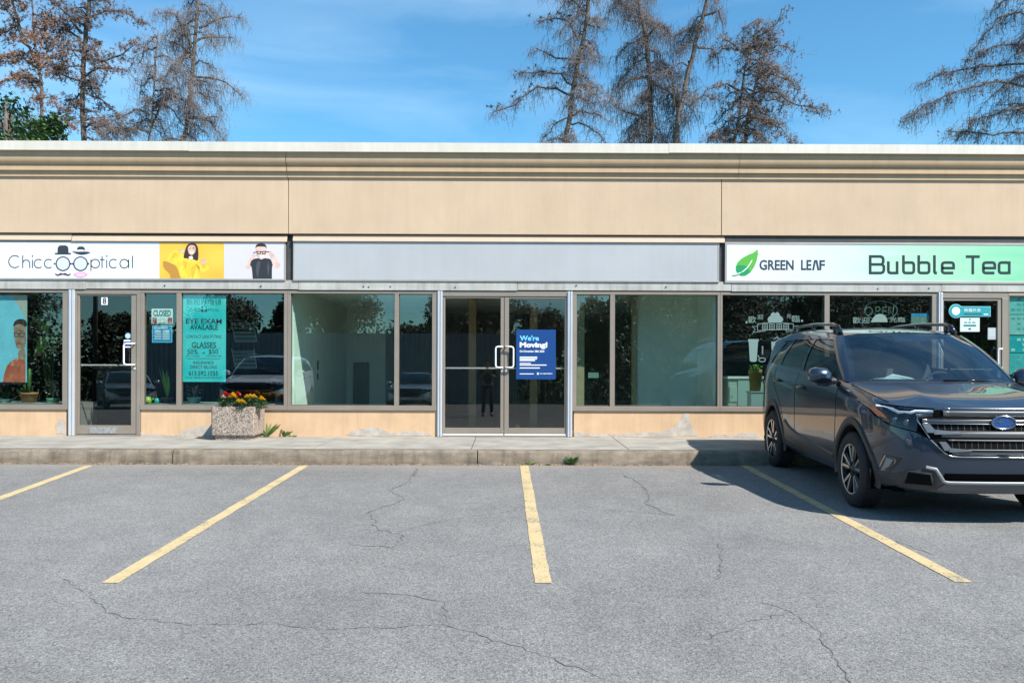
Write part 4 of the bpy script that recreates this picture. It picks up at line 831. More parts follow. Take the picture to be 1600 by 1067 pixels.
o = m.build('dead_leaf_litter', mat('dead_leaf_litter', (0.34, 0.215, 0.115), .9, var=.5, scale=2.5)); o['kind'] = 'stuff'

# ---------------------------------------------------------------- things seen through the glass
M_TERRA = mat('terracotta', (0.42, 0.16, 0.07), .8, var=.12); M_WPOT = mat('white_glazed_pot', (0.55, 0.62, 0.62), .3); M_MINT = mat('mint_pot', (0.33, 0.56, 0.42), .4); M_BPOT = mat('slate_blue_pot', (0.20, 0.33, 0.38), .5)
M_HOUSE = mat('houseplant_leaf', (0.05, 0.13, 0.03), .45, var=.3, scale=20); M_BRIGHT = mat('bright_leaf', (0.22, 0.38, 0.05), .45, var=.2, scale=20); M_DRY = mat('dry_flower', (0.42, 0.34, 0.25), .8, var=.3, scale=30)
GZ = GB + .013
def pot_plant(label, px, Y, w0, w1, ptop, ktop, pm, lm, style, z=None, n=14):
    z = GZ if z is None else z; s = 1315 / Y; c = Vector((at(px, 630, Y).x, Y, z)); r0, r1 = w0 / 2 / s, w1 / 2 / s; h = at(px, ptop, Y).z - z; H = at(px, ktop, Y).z - z
    t = thing('potted_plant', label, 'pot plant', c); m = MB(); m.smooth = True; m.lathe([(0, .001), (r0, .001), (r1, h * .8), (r1 * 1.06, h * .8), (r1 * 1.06, h), (r1 * .92, h), (r1 * .9, h * .85)], c, 22); m.build('pot', pm, t)
    m = MB(); m.lathe([(0, h * .86), (r1 * .9, h * .86)], c, 16); m.build('soil', M_SOIL, t)
    m = MB(); b = c + Vector((0, 0, h * .85)); hh = H - h * .85
    if style == 'blade':
        for k in range(n):
            a_ = random.uniform(0, 6.28); d = Vector((math.cos(a_) * .28, math.sin(a_) * .2, 1)).normalized(); L_ = hh * random.uniform(.55, 1); s_ = Vector((math.cos(a_ + 1.5), math.sin(a_ + 1.5), 0)) * r1 * .32; rows = [[b + d * L_ * f_ - s_ * math.sin(3.14 * (f_ * .9 + .08)), b + d * L_ * f_ + s_ * math.sin(3.14 * (f_ * .9 + .08))] for f_ in [i / 5 for i in range(6)]]; m.grid(rows)
    elif style == 'cactus':
        m.smooth = True; m.tube([b, b + Vector((0, 0, hh * .5)), b + Vector((.008, 0, hh * .95)), b + Vector((.008, 0, hh))], [.02, .034, .028, .004], 9); m.tube([b + Vector((-.06, 0, 0)), b + Vector((-.065, 0, hh * .35)), b + Vector((-.03, 0, hh * .6))], [.012, .022, .006], 8); m.smooth = False
        for k in range(60): a_ = random.uniform(0, 6.28); d = Vector((math.cos(a_), math.sin(a_), .5)).normalized(); leafcard(m, b + Vector((-.09 + math.cos(a_) * .05, math.sin(a_) * .04, random.uniform(0, .08))), d, Vector((0, 0, 1)), .05, .012)
    else:
        for k in range(n * 4):
            a_ = random.uniform(0, 6.28); d = Vector((math.cos(a_), math.sin(a_) * .7, random.uniform(.1, 1.4))).normalized(); q = b + Vector((random.gauss(0, r1 * .5), random.gauss(0, r1 * .4), random.uniform(.1, .9) * hh)); leafcard(m, q, d, Vector((0, 0, 1)), random.uniform(.25, .5) * max(r1, .05), r1 * .22)
        for k in range(6): m.tube([b, b + Vector((random.gauss(0, r1 * .5), 0, hh * .9))], .003, 4)
    m.build('leaves', lm, t); return t
random.seed(31)
pot_plant('small white pot with a dark succulent at the left edge of the shop window', 9.5, 12.95, 13, 17, 623, 611, M_WPOT, M_HOUSE, 'bush', n=10)
pot_plant('terracotta pot with a tall cactus under the portrait poster', 45, 12.98, 19, 26, 613, 575, M_TERRA, M_HOUSE, 'cactus')
pot_plant('mint green pot with a twiggy flowering plant beside the single door', 83, 12.95, 16, 18, 622, 592, M_MINT, M_DRY, 'bush', n=9)
pot_plant('terracotta pot with upright blade leaves behind the narrow window', 261, 13.1, 14, 17, 621, 562, M_TERRA, M_BRIGHT, 'blade', n=4)
pot_plant('slate blue pot with dried flowers below the teal poster', 303, 12.98, 17, 20, 620, 603, M_BPOT, M_DRY, 'bush', n=12)
def toy(label, px, mt, Y, r, h):
    c = Vector((at(px, 630, Y).x, Y, GZ)); m = MB(); m.smooth = True; m.lathe([(0, .001), (r, .001), (r * 1.15, h * .4), (r * .8, h * .9), (r * .3, h), (0, h)], c, 18); m.tube([c + Vector((r, 0, h * .3)), c + Vector((r * 1.7, 0, h * .7)), c + Vector((r * 1.9, 0, h * .75))], [.012, .008, .006], 7); o = m.build('watering_can', mt); tag(recenter(o), label, 'watering can')
toy('yellow green watering can behind the narrow window', 231, mat('lime_glaze', (0.40, 0.50, 0.06), .35), 12.95, .05, .10); toy('small turquoise watering can behind the narrow window', 245, mat('turquoise_glaze', (0.04, 0.38, 0.36), .35), 12.97, .035, .08)
# big leaved plant and display racks in the optical shop
t = thing('potted_plant', 'large leaved green plant reaching up behind the left shop window', 'pot plant', (at(75, 560, 13.9).x, 13.9, ZI0)); c = Vector((at(75, 560, 13.9).x, 13.9, ZI0))
m = MB(); m.smooth = True; m.lathe([(0, 0.002), (.16, 0.002), (.2, .35), (.17, .35)], c, 20); m.build('pot', M_WPOT, t)
st = MB(); lf = MB()
for (px, py, ln, dz, k) in ((80, 482, 24, -.1, 0), (66, 535, 26, -.7, 1), (92, 512, 26, -.3, 0), (84, 522, 20, -.5, 0), (60, 495, 22, .2, 0), (97, 490, 18, .3, 0), (72, 470, 18, .4, 0), (70, 508, 22, -.3, 1)):
    e_ = at(px, py, 13.6); st.tube([c + Vector((0, 0, .3)), c.lerp(e_, .5) + Vector((0, 0, .25)), e_ + Vector((0, 0, .05))], .008, 5); d = Vector((random.choice((-1, 1)) * .6, -.4, dz)).normalized(); s_ = d.cross(Vector((0, 1, 0))).normalized(); L_ = ln / 97; rows = []
    lf.cur = k
    for i in range(7): f_ = i / 6; h = L_ * .38 * math.sin(3.14 * min(1, f_ * .8 + .18)) * (1 if i < 6 else 0); q = e_ + d * L_ * (f_ - .5) + Vector((0, 0, -.1 * f_ * f_)); rows.append([q - s_ * h, q + Vector((0, -.02, 0)), q + s_ * h])
    lf.grid(rows)
st.build('stem', M_STEM, t); lf.build('leaves', [M_HOUSE, M_BRIGHT], t)
M_WIRE = mat('white_wire', (0.55, 0.60, 0.60), .4)
def rack(label, corners, Y):
    t = thing('display_rack', label, 'rack', at((corners[0][0] + corners[1][0]) / 2, corners[2][1], Y)); A, B, C_, D_ = corners
    m = MB()
    for p, q in ((A, D_), (B, C_)): m.tube([at(*p, Y), at(*q, Y - .25)], .008, 5)
    m.build('upright', M_WIRE, t)
    for k in range(5):
        f_ = .12 + k * .2; p = (A[0] + (D_[0] - A[0]) * f_, A[1] + (D_[1] - A[1]) * f_); q = (B[0] + (C_[0] - B[0]) * f_, B[1] + (C_[1] - B[1]) * f_); yy = Y - .25 * f_
        m = MB(); m.tube([at(*p, yy), at(*q, yy)], .006, 5); m.tube([at(p[0], p[1] + 2.5, yy - .05), at(q[0], q[1] + 2.5, yy - .05)], .005, 5); m.build('shelf', M_WIRE, t)
rack('upper white wire eyeglass rack behind the window right of the teal poster', ((361, 501), (396, 501), (401, 534), (368, 534)), 13.7)
rack('lower white wire eyeglass rack behind the window right of the teal poster', ((362, 545), (397, 545), (401, 575), (368, 575)), 13.7)
t = thing('reception_desk', 'pale reception desk inside the single door', 'desk', (at(180, 600, 16).x, 16, ZI0)); m = MB(); a_, b_ = at(150, 600, 16).x, at(205, 600, 16).x; m.box(a_, b_, 16, 16.6, ZI0 + .001, ZI0 + 1.0); m.build('body', mat('desk_laminate', (0.16, 0.15, 0.14), .5), t, bevel=.01); m = MB(); m.box(a_ - .04, b_ + .04, 15.95, 16.65, ZI0 + 1.001, ZI0 + 1.04); m.build('desk_top', mat('desk_top_laminate', (0.35, 0.34, 0.33), .4), t, bevel=.005)
# tea shop counter, goods, door plant
t = thing('shop_counter', 'white counter cabinet behind the tea shop window left of the car', 'counter', (at(1165, 620, 13.4).x, 13.4, ZI0)); a_, b_ = at(1138, 600, 13.4).x, at(1215, 600, 13.4).x; zt_ = at(1150, 588, 13.4).z
m = MB(); m.box(a_, b_, 13.4, 13.95, ZI0 + .001, zt_ - .04); m.build('body', mat('counter_white', (0.36, 0.40, 0.39), .4), t, bevel=.008); m = MB(); m.box(a_ - .02, b_ + .02, 13.37, 13.98, zt_ - .039, zt_); m.build('counter_top', mat('counter_top', (0.66, 0.70, 0.68), .35), t, bevel=.004); m = MB()
for x0, x1, y0, y1 in ((1140, 1152, 604, 628), (1153, 1172, 592, 640)): p0, p1 = at(x0, y0, 13.39), at(x1, y1, 13.39); m.box(p0.x, p1.x, 13.388, 13.3985, p1.z, p0.z)
m.build('cabinet_door', mat('cabinet_grey', (0.33, 0.42, 0.41), .4), t, bevel=.003)
pot_plant('brown and green decorated pot with a sprig on a grey stand', 1180, 13.0, 16, 20, 577, 570, mat('painted_pot', (0.20, 0.10, 0.03), .5, var=.7, scale=14, col2=(0.20, 0.21, 0.03)), M_BRIGHT, 'bush', z=at(1180, 611, 13.0).z)
c = Vector((at(1180, 630, 13.0).x, 13.0, ZI0)); t = thing('plant_stand', 'grey square stand under the brown and green pot', 'stand', c); m = MB(); m.box(c.x - .10, c.x + .10, 12.9, 13.1, ZI0 + .001, at(1180, 613, 13.0).z); m.build('pillar', mat('stand_grey', (0.30, 0.37, 0.37), .5), t, bevel=.01); m = MB(); m.box(c.x - .112, c.x + .112, 12.888, 13.112, at(1180, 613, 13.0).z + .0005, at(1180, 611.1, 13.0).z); m.build('stand_top', mat('stand_grey', (0, 0, 0)), t)
pot_plant('leafy green plant behind the tea shop door', 1533, 13.6, 18, 24, 560, 518, M_WPOT, mat('vivid_leaf', (0.09, 0.30, 0.03), .45, var=.3), 'bush', z=ZI0, n=16)

# ---------------------------------------------------------------- the dark SUV (local: x across, y rearwards from the nose, z up)
M_PAINT = bpy.data.materials.new('slate_grey_car_paint'); M_PAINT.use_nodes = True
b = M_PAINT.node_tree.nodes['Principled BSDF']; b.inputs['Base Color'].default_value = (0.022, 0.037, 0.063, 1); b.inputs['Metallic'].default_value = .55; b.inputs['Roughness'].default_value = .32; b.inputs['Coat Weight'].default_value = 1; b.inputs['Coat Roughness'].default_value = .015; b.inputs['Coat IOR'].default_value = 1.5
M_CLAD = mat('dark_trim_plastic', (0.034, 0.033, 0.033), .5, var=.08, scale=12); M_GLOSSB = mat('gloss_black_trim', (0.006, 0.006, 0.007), .08, coat=.5); M_CHROME = mat('satin_chrome', (0.32, 0.335, 0.35), .2, 1.0); M_SILV = mat('silver_grille_paint', (0.085, 0.09, 0.096), .4, .6)
M_MESH = mat('grille_mesh_black', (0.006, 0.006, 0.006), .8, spec=.08); M_TYRE = mat('tyre_rubber', (0.018, 0.018, 0.019), .8, var=.2, scale=40, bump=.2, bscale=120); M_ALLOY = mat('machined_alloy', (0.66, 0.67, 0.68), .25, .95); M_RIMB = mat('black_rim_paint', (0.012, 0.012, 0.014), .25)
M_UNDER = mat('underbody_and_recess_shade', (0.004, 0.004, 0.004), .95, spec=0.0); M_CGLASS = glass('windscreen_glass', (0.58, 0.65, 0.68), 0.13); M_SGLASS = glass('privacy_glass', (0.35, 0.40, 0.40), 0.055)  # M_UNDER: black underside, also painted-in shade for recesses of the nose
M_LAMP = glass('lamp_lens', (0.88, 0.90, 0.92), 0.06); M_DRL = mat('white_light_guide', (0.80, 0.82, 0.85), .2); M_AMBER = mat('amber_reflector', (0.55, 0.10, 0.02), .2, coat=.6); M_CINT = mat('car_interior', (0.055, 0.056, 0.06), .7, var=.1); M_SEAT = mat('seat_fabric', (0.10, 0.10, 0.105), .8, var=.1, scale=20)
M_SKID = mat('skid_plate_silver', (0.24, 0.25, 0.26), .45, .5); M_REDL = mat('red_tail_lens', (0.35, 0.01, 0.01), .15, coat=.5)
ST = [(0, 0), (.30, .006), (.54, .032), (.70, .095), (.805, .20), (.875, .38), (.912, .60), (.925, .93), (.925, 1.28), (.925, 1.7), (.925, 2.3), (.925, 2.9), (.925, 3.3), (.922, 3.6), (.912, 3.95), (.885, 4.25), (.82, 4.46), (.68, 4.59), (.42, 4.645), (0, 4.66)]
TOP = [.995, .995, .99, .99, .998, 1.025, 1.06, 1.105, 1.165, 1.195, 1.22, 1.25, 1.265, 1.28, 1.30, 1.31, 1.30, 1.29, 1.285, 1.285]
TIN = [0, 0, 0, .0, .045, .075, .095, .105, .095, .08, .075, .072, .072, .072, .072, .07, .06, .03, .02, .0]   # inward lean of the top row
LV = [(.27, .10, .075), (.325, .035, .03), (.44, .0, .012), (.60, .0, .0), (.75, .012, .0), (.50, .035, .002), (.84, .062, .028), (1, .10, 1)]
def body_pt(i, k):
    x, y = ST[i]; zt_ = TOP[i]; z, fs, ins = LV[k]
    if k >= 5: z = .75 + (zt_ - .75) * z
    fr_ = max(0, 1 - y / .55); re_ = max(0, 1 - (4.66 - y) / .5)
    side = min(1, x / .8)
    yy = y + fs * (fr_ ** .5) * (1 if x < .75 else .8) - fs * .9 * (re_ ** .5)
    xx = x - (TIN[i] if k == 7 else ins) * side
    return (xx, yy, z)
NS = len(ST)
def full_ring(k):                                     # front centre -> +x side -> rear centre -> -x side
    r_ = [body_pt(i, k) for i in range(NS)]
    return r_ + [(-p[0], p[1], p[2]) for p in r_[-2:0:-1]]
rings = [full_ring(k) for k in range(8)]; N = len(rings[0])
bm_ = MB(); bm_.add([p for r_ in rings for p in r_], [(k * N + j, k * N + (j + 1) % N, (k + 1) * N + (j + 1) % N, (k + 1) * N + j) for k in range(7) for j in range(N)])
base = 7 * N; topi = lambda i, s: base + (i if s > 0 else (N - i) % N)
# bonnet: Coons patch between the nose edge, the wings and the cowl
cols = [-4, -3, -2, -1, 0, 1, 2, 3, 4]; rowsI = [4, 5, 6, 7, 8]
nose = [Vector(rings[7][(c if c >= 0 else N + c)]) for c in cols]; left = [Vector(rings[7][N - i]) for i in rowsI]; right = [Vector(rings[7][i]) for i in rowsI]
cx_ = right[-1].x; cowl = [Vector((cx_ * c / 4, 1.28 - .20 * (1 - (abs(c) / 4) ** 2.2), 1.165 + .018 * (1 - (c / 4) ** 2))) for c in cols]; cowl[0] = left[-1]; cowl[-1] = right[-1]
vid = {}
for a_ in range(5):
    for b_ in range(9):
        s_, t_ = a_ / 4, b_ / 8
        if a_ == 0: vid[a_, b_] = topi(abs(cols[b_]), 1 if cols[b_] >= 0 else -1); continue
        if b_ == 0: vid[a_, b_] = topi(rowsI[a_], -1); continue
        if b_ == 8: vid[a_, b_] = topi(rowsI[a_], 1); continue
        ty = (left[a_].y - left[0].y) / (left[-1].y - left[0].y)
        P = nose[b_] * (1 - s_) + cowl[b_] * s_ + left[a_] * (1 - t_) + right[a_] * t_ - (nose[0] * (1 - s_) * (1 - t_) + nose[8] * (1 - s_) * t_ + cowl[0] * s_ * (1 - t_) + cowl[8] * s_ * t_)
        ax = abs(cols[b_])
        P.z += .020 * math.sin(math.pi * min(1, s_ * 1.15)) * (1 if ax <= 2 else (.35 if ax == 3 else 0)) + (.020 if ax == 2 else 0) * (s_ > 0) + .012 * (1 - s_)
        if a_ == 4: P = cowl[b_]
        vid[a_, b_] = len(bm_.v); bm_.v.append(tuple(P))
for a_ in range(4):
    for b_ in range(8): bm_.f.append((vid[a_, b_], vid[a_, b_ + 1], vid[a_ + 1, b_ + 1], vid[a_ + 1, b_])); bm_.m.append(0); bm_.sm.append(True)
car = thing('parked_car', 'dark slate grey SUV with black roof rails parked nose outwards before the bubble tea shop', 'car')
car_loc = Vector((4.17, 7.06, SL * 7.06)); car.location = car_loc; car.rotation_euler = (math.atan(SL), 0, R(-1.9)); OFF[car] = Vector((0, 0, 0))
body = bm_.build('body', M_PAINT, car, local=True, sub=3, smooth=True)
_cr = {}
for a_ in range(1, 4):
    for b_ in (2, 6): _cr[tuple(sorted((vid[a_, b_], vid[a_ + 1, b_])))] = .75
for b_ in range(8): _cr[tuple(sorted((vid[0, b_], vid[0, b_ + 1])))] = .45
for a_ in range(4):
    for b_ in (0, 8): _cr[tuple(sorted((vid[a_, b_], vid[a_ + 1, b_])))] = .3
for j in range(6, 15):
    for s_ in (-1, 1): _cr[tuple(sorted((5 * N + (j if s_ > 0 else N - j), 5 * N + (j + 1 if s_ > 0 else N - j - 1))))] = .5
at_ = body.data.attributes.new('crease_edge', 'FLOAT', 'EDGE')
for e_ in body.data.edges: at_.data[e_.index].value = _cr.get(tuple(sorted(e_.vertices)), 0.0)
bpy.context.view_layer.update()
me = bpy.data.meshes.new_from_object(body.evaluated_get(bpy.context.evaluated_depsgraph_get())); body.modifiers.clear(); body.data = me; me.name = 'body'
AX = ((.93, .355), (3.60, .355)); RA = .415
bvh = BVHTree.FromPolygons([v_.co.copy() for v_ in me.vertices], [tuple(p.vertices) for p in me.polygons])
def archx(t): return RA * (1 + .035 * math.cos(4 * t))    # slightly squared opening
mb2 = bmesh.new(); mb2.from_mesh(me); kill = []
for v_ in mb2.verts:
    v_.tag = False
    if abs(v_.co.x) > .55 and v_.co.z < 1.0:
        for ay, az in AX:
            dy, dz = v_.co.y - ay, v_.co.z - az; r_ = math.hypot(dy, dz); q_ = archx(math.atan2(dz, dy))
            if r_ < q_: v_.tag = True; f_ = q_ / max(r_, 1e-4); v_.co.y = ay + dy * f_; v_.co.z = az + dz * f_
for f_ in mb2.faces:
    if all(v_.tag for v_ in f_.verts): kill.append(f_)
bmesh.ops.delete(mb2, geom=kill, context='FACES'); mb2.to_mesh(me); mb2.free()
for p in me.polygons: p.use_smooth = True
def fy(x, z, off=.004):                               # nose surface depth at (x, z)
    h = bvh.ray_cast(Vector((x, -1, z)), Vector((0, 1, 0)))
    return (h[0].y if h[0] else .3) - off
def sx_(y, z, s, off=.004):                           # flank surface at (y, z)
    h = bvh.ray_cast(Vector((2 * s, y, z)), Vector((-s, 0, 0)))
    if not h[0]: h = bvh.ray_cast(Vector((2 * s, y, max(z, .36) if z < .5 else z - .04)), Vector((-s, 0, 0)))
    return (h[0].x if h[0] else .86 * s) + off * s
def pobj(m, name, mt, parent=car, **k): return m.build(name, mt, parent, local=True, **k)
def frib(m, pts, w_, off=.008, th=.012, n=10):        # raised bar laid over the nose along (x,z) points
    P = []
    for a_, b_ in zip(pts, pts[1:]):
        k = max(1, int(math.hypot(b_[0] - a_[0], b_[1] - a_[1]) / .05)); P += [(a_[0] + (b_[0] - a_[0]) * i / k, a_[1] + (b_[1] - a_[1]) * i / k) for i in range(k)]
    P.append(pts[-1]); vs = []
    for i, p in enumerate(P):
        d = Vector(P[min(i + 1, len(P) - 1)]) - Vector(P[max(i - 1, 0)]); d.normalize(); nn = Vector((-d.y, d.x)); h = w_ / 2
        hi = (p[0] + nn.x * h, p[1] + nn.y * h); lo = (p[0] - nn.x * h, p[1] - nn.y * h); y_ = fy(p[0], p[1], 0)
        vs += [(hi[0], y_ + th, hi[1]), (hi[0], y_ - off * .7, hi[1]), (p[0] + nn.x * h * .6, y_ - off, p[1] + nn.y * h * .6), (p[0] - nn.x * h * .6, y_ - off, p[1] - nn.y * h * .6), (lo[0], y_ - off * .7, lo[1]), (lo[0], y_ + th, lo[1])]
    K = len(P); m.add(vs, [(i * 6 + j, i * 6 + j + 1, (i + 1) * 6 + j + 1, (i + 1) * 6 + j) for i in range(K - 1) for j in range(5)] + [tuple(range(6)), tuple((K - 1) * 6 + j for j in range(5, -1, -1))])
def fquad(m, c00, c10, c11, c01, off, n=12, k=6):     # sheet over the nose between four (x,z) corners
    g_ = []
    for i in range(k + 1):
        v_ = i / k; row = []
        for j in range(n + 1):
            u_ = j / n; x = (c00[0] * (1 - u_) + c10[0] * u_) * (1 - v_) + (c01[0] * (1 - u_) + c11[0] * u_) * v_; z = (c00[1] * (1 - u_) + c10[1] * u_) * (1 - v_) + (c01[1] * (1 - u_) + c11[1] * u_) * v_
            row.append((x, fy(x, z, off), z))
        g_.append(row)
    m.grid(g_)
def mir(pts): return [(-p[0], p[1]) for p in pts]
# grille
G = MB(); G.smooth = True
fquad(G, (-.44, .607), (.44, .607), (.58, .75), (-.58, .75), .003, 24, 5); fquad(G, (-.58, .75), (.58, .75), (.665, .905), (-.665, .905), .003, 24, 5); fquad(G, (-.665, .905), (.665, .905), (.51, .985), (-.51, .985), .003, 24, 4)
grille = pobj(G, 'grille', M_MESH)
m = MB()
for x in [-.52 + .052 * i for i in range(21)]:
    for z0_, z1_ in ((.665, .722), (.815, .862)):
        if abs(x) < .36 + (z0_ - .6) * 1.0: frib(m, [(x, z0_), (x, z1_)], .008, .006, .004)
pobj(m, 'mesh_rib', M_CLAD, grille)
m = MB(); m.smooth = True; frib(m, [(-.47, .955), (.47, .955)], .050, .022); pobj(m, 'upper_bar', M_SILV, grille)
m = MB(); m.smooth = True; frib(m, [(-.44, .997), (.44, .997)], .007, .010); pobj(m, 'bonnet_lip', M_CHROME, grille)
m = MB(); m.smooth = True
for z_ in (.904, .872): frib(m, [(-.635, z_), (.635, z_)], .008, .024)
pobj(m, 'chrome_bar', M_CHROME, grille)
m = MB(); m.smooth = True; frib(m, [(-.635, .888), (.635, .888)], .030, .018); pobj(m, 'emblem_bar', M_SILV, grille)
m = MB(); m.smooth = True; frib(m, [(-.50, .780), (.50, .780)], .048, .016); pobj(m, 'middle_bar', mat('grille_dark_silver', (0.13, 0.135, 0.14), .35, .6), grille)
m = MB(); m.smooth = True; frib(m, [(-.50, .806), (.50, .806)], .012, .020); pobj(m, 'middle_bar_edge', M_SILV, grille)
m = MB(); m.smooth = True; frib(m, [(-.45, .734), (.45, .734)], .015, .018); pobj(m, 'thin_bar', M_SILV, grille)
m = MB(); m.smooth = True; frib(m, [(-.38, .654), (.38, .654)], .015, .018); pobj(m, 'thin_bar', M_SILV, grille)
m = MB(); m.smooth = True; frib(m, [(-.42, .628), (.42, .628)], .030, .008); pobj(m, 'lower_plate', mat('grille_dark_silver', (0, 0, 0)), grille)
for s in (-1, 1):
    f_ = (lambda q: q) if s < 0 else mir
    T = (lambda q: q) if s < 0 else (lambda q: (-q[0], q[1]))
    m = MB(); fquad(m, T((-.61, .795)), T((-.535, .795)), T((-.588, .868)), T((-.642, .868)), .024, 4, 4); fquad(m, T((-.56, .782)), T((-.34, .790)), T((-.36, .806)), T((-.555, .822)), .026, 8, 2); pobj(m, 'hook', mat('grille_hook_silver', (0.20, 0.21, 0.22), .35, .5), grille, solid=.012)
    m = MB(); fquad(m, T((-.485, .648)), T((-.42, .648)), T((-.472, .722)), T((-.525, .722)), .024, 4, 4); fquad(m, T((-.45, .636)), T((-.27, .645)), T((-.29, .660)), T((-.445, .672)), .026, 8, 2); pobj(m, 'hook', mat('grille_hook_silver', (0.42, 0.44, 0.46), .25, .5), grille, solid=.012)
    m = MB(); m.smooth = True; frib(m, f_([(-.66, .925), (-.668, .895), (-.585, .735), (-.475, .622), (-.43, .600), (-.36, .595), (0, .595)]), .011, .014); pobj(m, 'lower_surround', M_CHROME, grille)
    m = MB(); m.smooth = True; T = (lambda q: q) if s < 0 else (lambda q: (-q[0], q[1])); fquad(m, T((-.60, .925)), T((-.48, .925)), T((-.46, .985)), T((-.52, .985)), .006, 5, 4); pobj(m, 'upper_infill', M_UNDER, grille)
# emblem
m = MB(); m.smooth = True; yE = fy(0, .887, 0) - .034; m.tube([(.098 * math.cos(R(a_)), yE, .887 + .054 * math.sin(R(a_))) for a_ in range(0, 360, 10)], .0075, 8, closed=True); emb = pobj(m, 'emblem', M_CHROME)
m = MB(); m.add([(.095 * math.cos(R(a_)), yE + .002, .887 + .051 * math.sin(R(a_))) for a_ in range(0, 360, 10)], [tuple(range(36))]); pobj(m, 'blue_field', mat('emblem_blue', (0.01, 0.09, 0.32), .2, .3, coat=.6), emb)
m = MB()
def star(x, z, r_):
    m.add([(x + (r_ if a_ % 90 == 0 else r_ * .24) * math.cos(R(a_)) * (1.25 if a_ % 180 == 0 else 1), yE - .001, z + (r_ if a_ % 90 == 0 else r_ * .24) * math.sin(R(a_))) for a_ in range(0, 360, 45)], [tuple(range(8))])
star(-.033, .894, .032)
for x, z in ((.025, .905), (.062, .897), (.012, .868), (.045, .868), (.073, .877)): star(x, z, .014)
pobj(m, 'star', M_CHROME, emb)
# headlights
for s in (-1, 1):
    T = (lambda q: q) if s < 0 else (lambda q: (-q[0], q[1]))
    m = MB(); m.smooth = True; fquad(m, T((-.872, .905)), T((-.665, .902)), T((-.525, .985)), T((-.893, 1.004)), .003, 12, 6); fquad(m, T((-.83, .845)), T((-.685, .803)), T((-.665, .902)), T((-.872, .905)), .003, 10, 5); hl = pobj(m, 'headlight', M_UNDER)
    m = MB(); m.smooth = True; frib(m, [T(q) for q in ((-.862, .990), (-.80, .974), (-.775, .952), (-.70, .953), (-.665, .968), (-.54, .968))], .025, .012); pobj(m, 'light_guide', M_DRL, hl)
    m = MB(); m.smooth = True; frib(m, [T(q) for q in ((-.67, .930), (-.55, .936))], .032, .010); pobj(m, 'indicator_strip', M_SILV, hl)
    m = MB(); m.smooth = True
    for x_, z_ in ((-.80, .880), (-.735, .868)):
        x_, z_ = T((x_, z_)); m.lathe([(0, -.006), (.020, -.005), (.026, -.001), (.030, .004)], (x_, fy(x_, z_, .004), z_), 18, 'y')
    pobj(m, 'projector', mat('projector_glass', (0.04, 0.06, 0.09), .12, .3, coat=1), hl)
    m = MB(); m.smooth = True; fquad(m, T((-.875, .905)), T((-.838, .895)), T((-.862, .955)), T((-.897, .985)), .012, 6, 6); pobj(m, 'amber_marker', M_AMBER, hl)
    m = MB(); m.smooth = True; fquad(m, T((-.835, .845)), T((-.685, .80)), T((-.66, .905)), T((-.874, .905)), .016, 10, 5); fquad(m, T((-.874, .905)), T((-.66, .905)), T((-.525, .988)), T((-.895, 1.006)), .016, 10, 5); pobj(m, 'lens', M_LAMP, hl)
    m = MB(); m.smooth = True; frib(m, [T(q) for q in ((-.525, .990), (-.70, 1.0), (-.895, 1.010), (-.88, .905), (-.835, .842), (-.76, .815), (-.685, .797), (-.58, .737))], .010, .017); pobj(m, 'lamp_seal', M_UNDER, hl)
    m = MB(); m.smooth = True; fquad(m, T((-.69, .798)), T((-.585, .738)), T((-.655, .895)), T((-.668, .905)), .008, 8, 8); pobj(m, 'lamp_infill', M_UNDER)  # flat matte black triangle, shade of the recess put into its colour
    # corner vent and reflector
    m = MB(); m.smooth = True; fquad(m, T((-.865, .385)), T((-.835, .385)), T((-.77, .565)), T((-.86, .575)), .005, 5, 7); v_ = pobj(m, 'corner_vent', M_GLOSSB)
    m = MB(); frib(m, [T(q) for q in ((-.868, .40), (-.850, .565), (-.805, .545), (-.806, .51), (-.868, .40))], .010, .012); pobj(m, 'vent_rim', M_CHROME, v_)
    m = MB(); m.smooth = True; fquad(m, T((-.86, .42)), T((-.845, .43)), T((-.815, .535)), T((-.845, .55)), .010, 4, 5); pobj(m, 'vent_insert', mat('vent_insert_grey', (.25, .25, .25), .4), v_)
    # fog lamp recess
    def wrap(ph, z, off=.011):
        d = Vector((s * math.sin(ph), -math.cos(ph), 0)); o_ = Vector((0, .95, max(z, .315))); h = bvh.ray_cast(o_ + d * 2.2, -d); p = (h[0] if h[0] else o_ + d * .95) + d * off
        return (p.x, p.y, z)
    m = MB(); m.smooth = True; g_ = []
    for f_ in (0, .05, .2, .4, .6, .8, .95, 1):
        row = []
        for k in range(19):
            ph = .53 + (1.16 - .53) * k / 18; zt2 = .505 - .085 * min(1, k / 10) ; z = .295 + (zt2 - .295) * f_; row.append(wrap(ph, z, .011 if 0 < f_ < 1 else -.002))
        g_.append(row)
    m.grid(g_); fl = pobj(m, 'bumper_corner', M_CLAD)
    m = MB(); fquad(m, T((-.745, .345)), T((-.57, .345)), T((-.595, .435)), T((-.735, .445)), .024, 8, 4); pobj(m, 'fog_insert', M_MESH, fl)
    m = MB(); frib(m, [T(q) for q in ((-.755, .34), (-.74, .455), (-.585, .445), (-.555, .34), (-.755, .34))], .018, .030); pobj(m, 'fog_rim', M_CLAD, fl)
m = MB(); m.smooth = True; fquad(m, (-.50, .385), (.50, .385), (.47, .452), (-.47, .452), .006, 24, 4); pobj(m, 'lower_intake', M_UNDER)  # no real opening: black sheet carries the shade of a recessed slot
m = MB(); m.smooth = True; frib(m, [(-.62, .500), (-.545, .487), (-.475, .380), (-.44, .372), (.44, .372), (.475, .380), (.545, .487), (.62, .500)], .030, .020); pobj(m, 'skid_trim', M_SKID)
